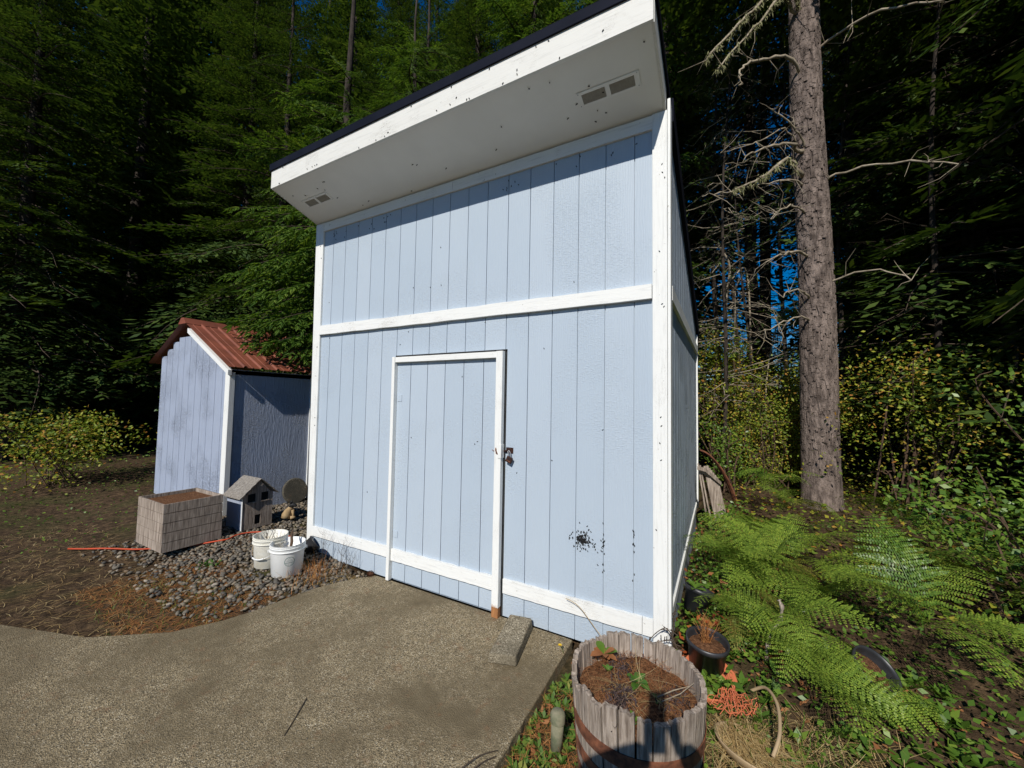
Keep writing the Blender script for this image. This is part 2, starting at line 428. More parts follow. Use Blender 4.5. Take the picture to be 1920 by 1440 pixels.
# ------------------------------------------------------------------ main shed
shed = thing('storage_shed', 'tall pale blue wooden shed with white trim and deep slanted overhang', 'shed', (1.83, 1.6, 0))
YB = 3.20            # rear wall
XS = 3.668           # right siding face
def xl(z): return -.022-(z-.1)*.0187      # left corner leans slightly outwards
RS = .3153           # roof slope
def zsof(y): return 3.6787-RS*y
zb = lambda y: .325+.03*y
# inner shell
mb = MB(); mb.box(.03, 3.64, .016, YB-.02, .0, 3.4)
mb.build('wall_core', 'dark_interior', shed)
mb = MB()
mb.hexa([(.0, .012, .0), (XS-.012, .012, .0), (XS-.012, YB, .0), (.0, YB, .0), (-.06, .012, 3.66), (XS-.012, .012, 3.66), (XS-.012, YB, zsof(YB)-.02), (-.05, YB, zsof(YB)-.02)])
mb.build('wall_sheathing', 'pale_blue_paint', shed)
# siding strips on the front: bottom, middle, top
def strip(name, x0, x1, z0, z1, parent, yf=0.0, gap=.0030, mat='pale_blue_paint', d=.011):
    a, c = x0+gap, x1-gap
    mb = MB(); mb.box(a, c, yf, yf+d, z0, z1)
    return mb.build(name, mat, parent)
for k in range(18):
    x0, x1 = k*G, (k+1)*G
    if k == 0: x0 = -.03
    if k == 17: x1 = XS-.01
    strip('siding_board', x0, x1, 2.44, 3.668, shed)
    zbot = {0: .06, 1: .035, 2: .02, 3: .01}.get(k, .004)
    if 6 <= k < 12: strip('siding_board', x0, x1, 2.112, 2.437, shed)
    else:
        strip('siding_board', x0, x1, .245, 2.437, shed)
        strip('siding_board', x0, x1, zbot, .243, shed)
# right side strips, running in depth
for k in range(16):
    y0, y1 = k*G, min((k+1)*G, YB)
    a, c = y0+.0045, y1-.0045
    ztop0, ztop1 = zsof(a)-.004, zsof(c)-.004
    for lo0, lo1, h0, h1 in ((zb(a), zb(c), 2.437, 2.437), (2.441, 2.441, ztop0, ztop1)):
        mb = MB()
        mb.hexa([(XS-.011, a, lo0), (XS, a, lo0), (XS, c, lo1), (XS-.011, c, lo1), (XS-.011, a, h0), (XS, a, h0), (XS, c, h1), (XS-.011, c, h1)])
        mb.build('siding_board', 'side_blue_paint', shed)
# corner boards
mb = MB(); mb.hexa([(xl(.09), -.022, .09), (.078, -.022, .10), (.078, -.001, .10), (xl(.09), -.001, .09), (xl(3.67), -.022, 3.668), (.045, -.022, 3.668), (.045, -.001, 3.668), (xl(3.67), -.001, 3.668)])
bevel(mb.build('corner_board', 'white_trim_vertical', shed), .002)
mb = MB(); mb.hexa([(3.582, -.022, .10), (XS+.001, -.022, .10), (XS+.001, -.001, .10), (3.582, -.001, .10), (3.574, -.022, 3.672), (XS+.001, -.022, 3.672), (XS+.001, -.001, 3.672), (3.574, -.001, 3.672)])
bevel(mb.build('corner_board', 'white_trim_vertical', shed), .002)
mb = MB(); mb.hexa([(XS+.003, -.0185, .10), (XS+.022, -.0185, .10), (XS+.022, .072, .10), (XS+.003, .072, .10), (XS+.003, -.0185, 3.75), (XS+.022, -.0185, 3.75), (XS+.022, .072, 3.72), (XS+.003, .072, 3.72)])
bevel(mb.build('corner_board', 'white_trim_vertical', shed), .002)
mb = MB(); mb.box(XS+.001, XS+.020, YB-.07, YB, .30, zsof(YB)-.01)
bevel(mb.build('corner_board', 'white_trim_vertical', shed), .002)
# horizontal trim boards, slightly ragged lower / upper edges
def hboard(x0, x1, z0, z1, yf, parent, mat='white_trim_horizontal', name='trim_board', n=26, amp=.0022, yb=-.001):
    mb = MB(); xs = np.linspace(x0, x1, n); V = []; F = []
    for i, x in enumerate(xs):
        e = 0 if i in (0, n-1) else 1
        za = z0+rnd.uniform(-amp, amp)*e*.6; zc = z1+rnd.uniform(-amp, amp)*e
        V += [(x, yf, za), (x, yb, za), (x, yb, zc), (x, yf, zc)]
    for i in range(n-1):
        a = i*4; c = a+4
        F += [(a, c, c+3, a+3), (a+3, c+3, c+2, a+2), (a+1, a, a+3, a+2)][:2]+[(a+1, c+1, c, a)]
    F += [(0, 3, 2, 1), (4*(n-1), 4*(n-1)+1, 4*(n-1)+2, 4*(n-1)+3)]
    mb.add(V, F); return mb.build(name, mat, parent)
hboard(.055, 3.573, 2.392, 2.490, -.036, shed, amp=.004)
hboard(.047, 1.86, 3.574, 3.668, -.0185, shed, amp=.001); hboard(1.863, 3.573, 3.572, 3.668, -.0185, shed, amp=.001)
hboard(.075, 1.205, .200, .300, -.022, shed, amp=.003)
hboard(2.462, 3.512, .188, .296, -.022, shed, amp=.003); hboard(3.515, 3.580, .186, .296, -.020, shed, amp=.001)
# side trim
mb = MB(); mb.box(XS+.001, XS+.024, .074, YB-.072, 2.392, 2.49); mb.build('trim_board', 'white_trim_depth', shed)
mb = MB(); mb.hexa([(XS-.02, .074, zb(.07)-.075), (XS+.014, .074, zb(.07)-.075), (XS+.014, YB-.072, zb(YB)-.075), (XS-.02, YB-.072, zb(YB)-.075), (XS-.02, .074, zb(.07)-.003), (XS+.014, .074, zb(.07)-.003), (XS+.014, YB-.072, zb(YB)-.003), (XS-.02, YB-.072, zb(YB)-.003)])
mb.build('sill_board', 'white_trim_depth', shed)
# foundation strip seen below side sill
mb = MB(); mb.box(XS-.09, XS-.03, .0, YB, -.1, .32); mb.build('foundation', 'wood_gray_long', shed)

# overhang: soffit with two vents, fascia, drip edge, roof
YO, ZO = -.520, 3.8425
mb = MB(); mb.hexa([(-.077, YO, ZO), (3.645, YO, ZO), (3.645, .0, zsof(0)), (-.077, .0, zsof(0)), (-.077, YO, ZO+.012), (3.645, YO, ZO+.012), (3.645, .0, zsof(0)+.012), (-.077, .0, zsof(0)+.012)])
mb.build('soffit', 'soffit_paint', shed)
hboard(-.079, 3.659, ZO-.006, 4.022, -.542, shed, 'fascia_paint', 'fascia_board', 40, .0015, yb=-.5205)
mb = MB(); mb.hexa([(3.6465, -.519, ZO-.004), (3.662, -.519, ZO-.004), (3.662, .0, zsof(0)-.004), (3.6465, .0, zsof(0)-.004), (3.6465, -.519, 4.00), (3.662, -.519, 4.00), (3.662, .0, 4.00-RS*.52), (3.6465, .0, 4.00-RS*.52)])
mb.build('rake_board', 'fascia_paint', shed)
mb = MB(); mb.hexa([(-.092, -.519, ZO-.004), (-.0785, -.519, ZO-.004), (-.0785, .0, zsof(0)-.004), (-.092, .0, zsof(0)-.004), (-.092, -.519, 4.00), (-.0785, -.519, 4.00), (-.0785, .0, 4.00-RS*.52), (-.092, .0, 4.00-RS*.52)])
mb.build('rake_board', 'fascia_paint', shed)
mb = MB(); mb.box(-.095, 3.668, -.556, -.5435, 4.018, 4.082); mb.box(-.095, 3.668, -.556, -.50, 4.0825, 4.088)
mb.build('drip_edge', 'drip_metal', shed)
def roofz(y): return 4.086-RS*(y+.556)
mb = MB(); mb.hexa([(-.10, -.540, roofz(-.54)-.07), (3.676, -.540, roofz(-.54)-.07), (3.676, YB+.12, roofz(YB+.12)-.07), (-.10, YB+.12, roofz(YB+.12)-.07), (-.10, -.540, roofz(-.54)), (3.676, -.540, roofz(-.54)), (3.676, YB+.12, roofz(YB+.12)), (-.10, YB+.12, roofz(YB+.12))])
mb.build('roof', 'drip_metal', shed)
# black rake flashing along the right side top
mb = MB()
for (a, c) in ((.075, YB+.10),):
    mb.hexa([(XS-.02, a, zsof(a)-.008), (3.700, a, zsof(a)-.008), (3.700, c, zsof(c)-.008), (XS-.02, c, zsof(c)-.008), (XS-.02, a, roofz(a)-.072), (3.700, a, roofz(a)-.072), (3.700, c, roofz(c)-.072), (XS-.02, c, roofz(c)-.072)])
mb.build('rake_flashing', 'drip_metal', shed)
# soffit vents (in the sloping soffit plane): u along x, v along outward slope
vs = Vector((0, YO, ZO-zsof(0))).normalized(); vn = Vector((0, vs.z, -vs.y))
if vn.z > 0: vn = -vn
def sp(x, v, h=0):   # v = metres from the wall along soffit, h = below the soffit
    q = Vector((x, 0, zsof(0)))+vs*v+vn*h
    return (q.x, q.y, q.z)
def sbox(mb, x0, x1, v0, v1, h0, h1):
    mb.hexa([sp(x0, v0, h1), sp(x1, v0, h1), sp(x1, v1, h1), sp(x0, v1, h1), sp(x0, v0, h0), sp(x1, v0, h0), sp(x1, v1, h0), sp(x0, v1, h0)])
for x0, x1, xm0, xm1, xi0, xi1 in ((3.127, 3.537, 3.317, 3.347, 3.158, 3.505), (.072, .480, .265, .293, .103, .452)):
    vt = thing('soffit_vent', None, None, sp((x0+x1)/2, .277, 0)); vt.parent = shed; vt.location = Vector(vt.location)-Vector(shed.location)
    mb = MB(); v0, v1, vi0, vi1 = .228, .326, .240, .308
    sbox(mb, x0, x1, v0, vi0, .0005, .006); sbox(mb, x0, x1, vi1, v1, .0005, .006)
    sbox(mb, x0, xi0, vi0, vi1, .0005, .006); sbox(mb, xi1, x1, vi0, vi1, .0005, .006); sbox(mb, xm0, xm1, vi0, vi1, .0005, .006)
    mb.build('vent_frame', 'soffit_paint', vt)
    mb = MB(); sbox(mb, xi0, xm0, vi0, vi1, -.001, .0008); sbox(mb, xm1, xi1, vi0, vi1, -.001, .0008); mb.build('vent_backing', 'vent_dark', vt)
    mb = MB()
    for a, c in ((xi0, xm0), (xm1, xi1)):
        for k in range(9):
            v = vi0+.0035+k*(vi1-vi0)/9
            mb.hexa([sp(a, v, .0045), sp(c, v, .0045), sp(c, v+.0042, .0012), sp(a, v+.0042, .0012), sp(a, v, .0035), sp(c, v, .0035), sp(c, v+.0042, .001), sp(a, v+.0042, .001)])
    o = mb.build('louvers', 'vent_metal', vt); o['kind'] = 'stuff'
    for xx in (x0+.012, x1-.012):
        for vv in (v0+.008, v1-.008):
            mb = MB(); q = sp(xx, vv, .007); mb.obox(q, (.003, 0, 0), (0, .003, 0), (0, 0, .001)); mb.build('screw', 'galvanised', vt)

# door: part of the shed, boards and stiles below it
door = thing('door', None, None, (1.83, -.01, 0)); door.parent = shed; door.location = Vector((1.83, -.01, 0))-Vector(shed.location)
DF = -.012
for k in range(6, 12):
    strip('siding_board', k*G+(.012 if k == 6 else 0), (k+1)*G-(.012 if k == 11 else 0), .245, 2.085, door, yf=DF)
    strip('siding_board', k*G+(.012 if k == 6 else 0), (k+1)*G-(.012 if k == 11 else 0), .022, .243, door, yf=DF)
mb = MB(); mb.box(1.225, 2.44, DF+.0115, -.0005, .02, 2.09); mb.build('door_backing', 'pale_blue_paint', door)
mb = MB(); mb.hexa([(1.226, -.056, .012), (1.262, -.056, .012), (1.262, DF-.001, .012), (1.226, DF-.001, .012), (1.217, -.056, 2.092), (1.253, -.056, 2.092), (1.253, DF-.001, 2.092), (1.217, DF-.001, 2.092)])
bevel(mb.build('stile', 'white_trim_vertical', door), .002)
mb = MB(); mb.box(2.381, 2.441, -.056, DF-.001, .078, 2.093); bevel(mb.build('stile', 'white_trim_vertical', door), .002)
V = []
mb = MB(); mb.box(2.382, 2.440, -.055, DF-.001, .0, .0765)
# ragged top of bare wood: small teeth in front of the paint
for i in range(7): mb.add([(2.383+i*.008, -.0568, .07), (2.391+i*.008, -.0568, .07), (2.387+i*.008, -.0568, .085+rnd.uniform(0, .025)), (2.387+i*.008, -.0562, .07)], [(0, 1, 2), (1, 3, 2), (3, 0, 2)])
mb.build('bare_wood_foot', 'wood_bare', door)
mb = MB(); mb.box(1.2545, 2.3800, -.052, DF-.001, 2.040, 2.090); bevel(mb.build('door_header', 'white_trim_horizontal', door), .002)
hboard(1.264, 2.3800, .192, .298, -.036, door, amp=.0035, yb=DF-.001)
# dark joint above door and on its right
mb = MB(); mb.box(1.21, 2.455, -.0015, -.0005, 2.094, 2.1115); mb.box(2.4425, 2.4545, -.0015, -.0005, .0, 2.11); mb.build('door_gap', 'dark_interior', shed)
# hinges: thin pins and painted leaves beside the left stile
for z in (1.70, .43):
    mb = MB(); mb.box(1.17, 1.214, -.0045, -.0008, z-.05, z+.05); mb.box(1.265, 1.32, DF-.0045, DF-.0008, z-.03, z+.03)
    mb.tube([(1.215, -.012, z-.05), (1.215, -.012, z+.05)], .006, 8)
    mb.build('hinge', 'pale_blue_paint', door)
# bare wire loops beside stile
# hasp
hp = thing('hasp', None, None, (2.46, -.06, 1.29)); hp.parent = shed; hp.location = Vector((2.46, -.06, 1.29))-Vector(shed.location)
mb = MB(); mb.box(2.418, 2.447, -.062, -.0565, 1.235, 1.345); mb.box(2.4415, 2.447, -.0565, -.0125, 1.237, 1.343); bevel(mb.build('hasp_strap', 'white_trim_vertical', hp), .001)
mb = MB(); mb.box(2.462, 2.525, -.006, -.0008, 1.275, 1.32); mb.tube([(2.475, -.005, 1.30), (2.477, -.03, 1.30), (2.485, -.04, 1.298), (2.497, -.03, 1.296), (2.50, -.005, 1.296)], .0045, 8)
mb.tube([(2.447, -.014, 1.29), (2.47, -.02, 1.292)], .007, 8)
mb.build('staple_plate', 'rust_dark', hp)
mb = MB()
for (x, z, s) in ((2.395, 1.30, .013), (2.400, 1.28, .010), (2.408, 1.27, .006)):
    mb.tube([(x, -.0568, z-s), (x+.003, -.0574, z), (x+.001, -.0568, z+s*1.3)], [.003, .007, .003], 6)
mb.tube([(2.335, -.0125, 1.292), (2.345, -.020, 1.288), (2.362, -.019, 1.283), (2.380, -.0145, 1.283)], .0022, 5)
mb.build('rusty_bolt', 'rust', hp)
# padlock hangs from the hasp: a thing of its own
pl = thing('padlock', 'small dark padlock hanging from the rusty hasp beside the door', 'padlock', (2.505, -.035, 1.235))
mb = MB(); mb.obox((2.507, -.034, 1.228), (.024, 0, -.011), (0, .009, 0), (.010, 0, .022)); bevel(mb.build('lock_body', 'rust_dark', pl), .004, 2)
mb = MB(); mb.obox((2.504, -.0440, 1.220), (.017, 0, -.008), (0, .001, 0), (.001, 0, .003)); mb.build('lock_band', 'rust', pl)
P = [(2.503, -.034, 1.245), (2.500, -.035, 1.27), (2.494, -.036, 1.293), (2.502, -.036, 1.300), (2.512, -.035, 1.292), (2.518, -.034, 1.268), (2.522, -.034, 1.240)]
mb = MB(); mb.tube(P, .0035, 8); mb.build('shackle', 'galvanised', pl, True)

# ------------------------------------------------------------------ flies on the shed
flym = MB()
flym.lathe([(.0005, -.0048), (.0018, -.003), (.0023, 0), (.0019, .003), (.0006, .005)], 6, mi=0)
flym.add([(0, .0015, .002), (.003, .0022, -.006), (.0005, .002, -.0058), (-.003, .0022, -.006)], [(0, 1, 2), (0, 2, 3)])
fly0 = flym.build('fly', 'fly_black')
def fly(x, z, y=-.001, lab='', group='', s=1., rot=None, normal=None):
    global fly0
    o = fly0.copy() if fly0.get('label') else fly0
    if o is not fly0: COL.objects.link(o)
    tag(o, lab, 'fly', group)
    a = rot if rot is not None else rnd.uniform(-1, 1)*.9+rnd.choice((0, 0, .6))
    R_ = Matrix.Rotation(a, 3, 'Y')
    if normal: R_ = Matrix((Vector((1, 0, 0)), -normal, -vs)).transposed()@R_ if False else Matrix.Rotation(math.radians(90), 3, 'X')@R_
    o.rotation_euler = R_.to_euler(); o.location = (x, y-.002, z); o.scale = (s, s, s)
    return o
cl = 'small black fly in the dense cluster on the siding right of the door'
for i in range(215):
    if i < 100: x, z = rnd.gauss(3.095, .018), rnd.gauss(.705, .017)
    elif i < 190: x, z = rnd.gauss(3.09, .045), rnd.gauss(.71, .038)
    else: x, z = rnd.gauss(3.17, .05), rnd.gauss(.70, .045)
    fly(x, z, -.001, cl, 'flies clustered on the siding', rnd.uniform(1.1, 1.7))
sl_ = 'black fly clinging to a siding groove right of the fly cluster'
for k in (16, 17):
    for i in range(11): fly(k*G+rnd.uniform(-.006, .006), rnd.uniform(.50, .86), -.001, sl_, 'flies along the siding grooves', 1.4, rnd.uniform(-.2, .2))
hl = 'lone black fly on the pale blue front wall'
for i in range(20):
    x = rnd.uniform(.15, 3.5); z = rnd.uniform(.4, 3.4)
    if 1.2 < x < 2.46 and z < 2.12: yy = DF
    else: yy = 0
    if 2.37 < z < 2.5: z += .3
    fly(x, z, yy-.001, hl, 'flies scattered over the front wall', 1.3)
ul = 'black fly high on the shaded siding under the overhang'
for i in range(30):
    k = rnd.choice((1, 2, 3, 4, 5, 12, 14, 15, 16, 17)); fly(k*G+rnd.gauss(0, .03), rnd.uniform(3.44, 3.55), -.001, ul, 'flies under the overhang', 1.5)
for i in range(26):
    x = rnd.uniform(.0, 3.6); v = rnd.uniform(.03, .5); q = sp(x, v, .003)
    o = fly(q[0], q[2], q[1], 'black fly resting on the white soffit', 'flies on the soffit', 1.6); o.rotation_euler = (math.radians(-75), 0, rnd.uniform(-2, 2)); o.location = q
for i in range(26):
    x = rnd.uniform(.0, 3.6); fly(x, ZO+rnd.choice((0, .0, .02, .05, .15))+.006, -.543, 'black fly on the white fascia board', 'flies on the fascia', 1.6)
for i in range(16):
    side = rnd.random() < .35
    x = rnd.uniform(-.04, .04) if side else rnd.uniform(3.59, 3.66); fly(x, rnd.uniform(.5, 3.5), -.0225, 'black fly on a white corner board', 'flies on the corner boards', 1.4)

# ------------------------------------------------------------------ neighbour shed with red metal roof (left)
ns = thing('small_shed', 'small slate blue shed with rusty red ribbed metal roof at the left', 'shed', (-3.1, .66, .1))
XN, YN0, YN1 = -2.0, .07, 1.29
mb = MB(); mb.box(XN-.012, XN, YN0, YN1, .05, 2.06); mb.build('side_wall', 'slate_blue_paint', ns)
for k in range(11):
    x1 = XN-.015-k*G
    zt = 2.04+.53*min(k*G+.1, 1.3)-(.53*max(k*G-1.3, 0))
    mb = MB(); mb.box(x1-G+.004, x1-.004, YN0-.0, YN0+.012, .07, min(zt, 2.62)); mb.build('siding_board', 'slate_blue_paint', ns)
mb = MB(); mb.box(-4.25, XN-.02, YN0+.014, YN1-.02, .05, 2.03); mb.build('wall_core', 'slate_blue_paint', ns)
for (a, c) in ((YN0-.022, YN0+.045), (YN1-.05, YN1+.0)):
    mb = MB(); mb.box(XN+.001, XN+.020, a, c, .06, 2.03); bevel(mb.build('corner_board', 'white_trim_vertical', ns), .002)
mb = MB(); mb.box(XN-.10, XN+.0005, YN0-.022, YN0-.001, .06, 2.04); mb.build('corner_board', 'white_trim_vertical', ns)
mb = MB(); mb.box(XN-.06, XN+.0, YN0-.01, YN1, 2.0, 2.07); mb.build('eave_board', 'slate_blue_paint', ns)
# rake board on front gable
mb = MB(); mb.hexa([(-1.93, -.0, 1.985), (-1.93, .045, 1.985), (-3.2, .045, 2.66), (-3.2, -.0, 2.66), (-1.93, -.0, 2.055), (-1.93, .045, 2.055), (-3.2, .045, 2.73), (-3.2, -.0, 2.73)])
mb.build('rake_board', 'white_trim_horizontal', ns)
def nroof(x): return 2.098-.530*(x+1.88)
yprof = []
y = -.02; 
while y < 1.42:
    yprof += [(y, 0.0), (y+.075, 0.0), (y+.080, .006), (y+.095, .006), (y+.10, 0), (y+.185, 0.0), (y+.200, .024), (y+.222, .024), (y+.2365, 0)]; y += .2255
P0 = np.array([(-1.88, yy, nroof(-1.88)+h) for yy, h in yprof]); P1 = np.array([(-3.32, yy, nroof(-3.32)+h) for yy, h in yprof])
n_ = len(yprof)
for nm, A, B in (('roof_panel', P0, P1), ('roof_panel', P1, np.array([(-4.5, yy, nroof(-3.32)-.53*1.18+h) for yy, h in yprof]))):
    mb = MB(); V = np.concatenate([A, B, A-[0, 0, .003], B-[0, 0, .003]])
    F = [(i, i+1, n_+i+1, n_+i) for i in range(n_-1)]+[(2*n_+i+1, 2*n_+i, 3*n_+i, 3*n_+i+1) for i in range(n_-1)]+[(i+1, i, 2*n_+i, 2*n_+i+1) for i in range(n_-1)]
    mb.add(V, F); mb.build(nm, 'red_metal', ns)
mb = MB(); mb.hexa([(-3.45, -.03, nroof(-3.32)-.06), (-3.19, -.03, nroof(-3.32)-.06), (-3.19, 1.43, nroof(-3.32)-.06), (-3.45, 1.43, nroof(-3.32)-.06), (-3.36, -.03, nroof(-3.32)+.035), (-3.28, -.03, nroof(-3.32)+.035), (-3.28, 1.43, nroof(-3.32)+.035), (-3.36, 1.43, nroof(-3.32)+.035)])
mb.build('ridge_cap', 'red_metal', ns)

# ------------------------------------------------------------------ wooden playhouse by the small shed
ph = thing('wooden_playhouse', 'little weathered wooden house with shingle roof standing on the river rock', 'playhouse', (-1.27, .02, .09))
XG = -1.08; DP = .36; y0, y1, z0, ze, zp, yp = -.155, .195, .075, .462, .655, .03
mb = MB()
def gwall(x, th):     # gable wall with two windows and a door as separate boards around openings
    ws = [(-.100, -.008, .40, .50), (.055, .143, .40, .497)]
    dd = (-.012, .057, .12, .235)
    segs = [(y0, y1, z0, .12, 0), (y0, dd[0], .12, .235, 0), (dd[1], y1, .12, .235, 0), (y0, y1, .235, .40, 0), (y0, ws[0][0], .40, .50, 0), (ws[0][1], ws[1][0], .40, .50, 0), (ws[1][1], y1, .40, .50, 0)]
    for a, c, lo, hi, _ in segs:
        hi2 = hi
        mb.box(x-th, x, a, c, lo, min(hi2, .50))
    def zt(y): return zp-(abs(y-yp))*(zp-ze)/(.5*(y1-y0)+.01)
    ya = y0+.035; yb_ = y1-.035
    mb.add([(x, ya, .50), (x, yb_, .50), (x, yp, zp), (x-th, ya, .50), (x-th, yb_, .50), (x-th, yp, zp)], [(0, 1, 2), (5, 4, 3), (0, 2, 5, 3), (2, 1, 4, 5), (1, 0, 3, 4)])
gwall(XG, .012)
mb.build('gable_wall', 'wood_gray', ph)
mb = MB(); mb.box(XG-DP, XG-.013, y0, y0+.012, z0, ze); mb.build('side_wall', 'slate_blue_paint', ph)
mb = MB(); mb.box(XG-DP, XG-.013, y1-.012, y1, z0, ze); mb.box(XG-DP, XG-DP+.012, y0+.013, y1-.013, z0, ze); mb.build('side_wall', 'wood_gray', ph)
mb = MB(); mb.box(XG-.011, XG+.004, y0-.006, y0-.0005, z0, ze-.005); mb.build('edge_strip', 'white_trim_vertical', ph)
mb = MB(); mb.box(XG-.05, XG-.04, y0+.02, y1-.02, z0+.03, .5); mb.build('inner_panel', 'dark_interior', ph)
for x_, ya_, yb_ in ((0, -.108, .0), (0, .048, .15)):
    mb = MB(); mb.box(XG+.0005, XG+.012, ya_, yb_, .390, .3985); mb.build('window_sill', 'wood_gray', ph)
# shingled roof
yl, yr = -.205, .255
for side, ye in ((-1, yl), (1, yr)):
    zee = ze-.0
    rows = 4
    for r_ in range(rows):
        t0, t1 = r_/rows, (r_+1)/rows+.04
        xs = [XG-DP-.02]
        while xs[-1] < XG+.03: xs.append(xs[-1]+rnd.uniform(.06, .13))
        xs[-1] = XG+.035
        for a, c in zip(xs[:-1], xs[1:]):
            if r_ == rows-1: pass
            ya, za = ye+(yp-ye)*t0, zee+(zp+.02-zee)*t0
            yb2, zb2 = ye+(yp-ye)*min(t1, 1), zee+(zp+.02-zee)*min(t1, 1)
            lift = .010+rnd.uniform(0, .003)
            mb = MB(); g = .0012
            mb.hexa([(a+g, ya, za), (c-g, ya, za), (c-g, yb2, zb2-.004), (a+g, yb2, zb2-.004), (a+g, ya, za+lift), (c-g, ya, za+lift), (c-g, yb2, zb2+.004), (a+g, yb2, zb2+.004)])
            mb.build('shingle', 'wood_gray_long', ph)
# added crate outside the frame edge, put there to shade the playhouse side
cr = thing('added_shade_crate', 'added weathered slatted wooden crate that shades the playhouse side', 'crate', (-1.42, -.62, .05))
for k in range(5):
    for ya in (-.90, -.375):
        mb = MB(); mb.box(-1.72, -1.105, ya, ya+.015, .06+k*.10, .06+k*.10+.094); mb.build('slat', 'wood_gray', cr)
    for xa in (-1.735, -1.104):
        mb = MB(); mb.box(xa, xa+.014, -.90, -.36, .06+k*.10, .06+k*.10+.094); mb.build('slat', 'wood_gray', cr)
mb = MB(); mb.box(-1.71, -1.12, -.88, -.39, .05, .52); mb.build('soil', 'soil', cr)

# stone disc leaning on the small shed
mb = MB(); c_ = Vector((-1.90, 1.0, .235))
Mx = np.array(Matrix.Rotation(math.radians(78), 3, 'Y'))
mb.lathe([(0.0, -.018), (.185, -.018), (.197, -.008), (.197, .008), (.185, .018), (.16, .019), (0.0, .017)], 40, c_, M=Mx)
tag(mb.build('stone_disc', 'disc_concrete', None, False), 'round speckled concrete stepping stone leaning on the small shed wall', 'stepping stone')

# figurine of a sitting dog
dg = thing('dog_figurine', 'small tan and black sitting dog figurine on the river rock', 'figurine', (-1.06, .41, .1))
mb = MB(); mb.tube([(-1.08, .375, .10), (-1.078, .385, .14), (-1.07, .405, .19), (-1.06, .43, .225), (-1.055, .44, .245)], [.058, .062, .050, .032, .026], 12, flat=.8)
mb.tube([(-1.02, .44, .10), (-1.025, .44, .15), (-1.04, .438, .20)], [.017, .016, .022], 8); mb.tube([(-1.05, .46, .10), (-1.05, .455, .15), (-1.055, .44, .20)], [.017, .016, .022], 8)
mb.tube([(-1.02, .40, .108), (-1.0, .43, .110), (-.99, .455, .105)], [.024, .020, .012], 8)
mb.build('body', 'dog_brown', dg, True)['kind'] = 'stuff'
mb = MB(); mb.tube([(-1.065, .425, .235), (-1.05, .44, .265), (-1.03, .452, .262), (-1.01, .463, .252), (-1.0, .468, .25)], [.026, .036, .03, .018, .012], 12); mb.build('head', 'dog_black', dg, True)
for s in (-1, 1):
    mb = MB(); mb.tube([(-1.056+.012*s, .432-.02*s*.6, .285), (-1.058+.016*s, .430-.02*s, .305), (-1.058+.017*s, .428-.02*s, .322)], [.013, .009, .002], 6); mb.build('ear', 'dog_black', dg, True)

# garden hose crossing the gravel
hp_ = [(-2.2, -1.3), (-1.75, -1.0), (-1.25, -.66), (-.98, -.39), (-1.004, -.257), (-.985, -.145), (-.91, -.063), (-.80, -.02), (-.6, .03), (-.4, .06), (-.25, .03), (-.12, -.03), (-.055, -.01), (-.03, .05), (-.05, .3), (-.08, .8)]
def spl(pts, n=6):
    P = np.array(pts, float); out = []
    for i in range(len(P)-1):
        p0, p1, p2, p3 = P[max(i-1, 0)], P[i], P[i+1], P[min(i+2, len(P)-1)]
        for t in np.linspace(0, 1, n, endpoint=False):
            out.append(.5*((2*p1)+(-p0+p2)*t+(2*p0-5*p1+4*p2-p3)*t*t+(-p0+3*p1-3*p2+p3)*t**3))
    out.append(P[-1]); return np.array(out)
H2 = spl(hp_, 6)
mb = MB(); mb.tube([(x, y, float(gh(x, y))+.030) for x, y in H2], .0085, 8)
tag(mb.build('garden_hose', 'orange_hose', None, True), 'thin orange red hose running over the river rock', 'hose')

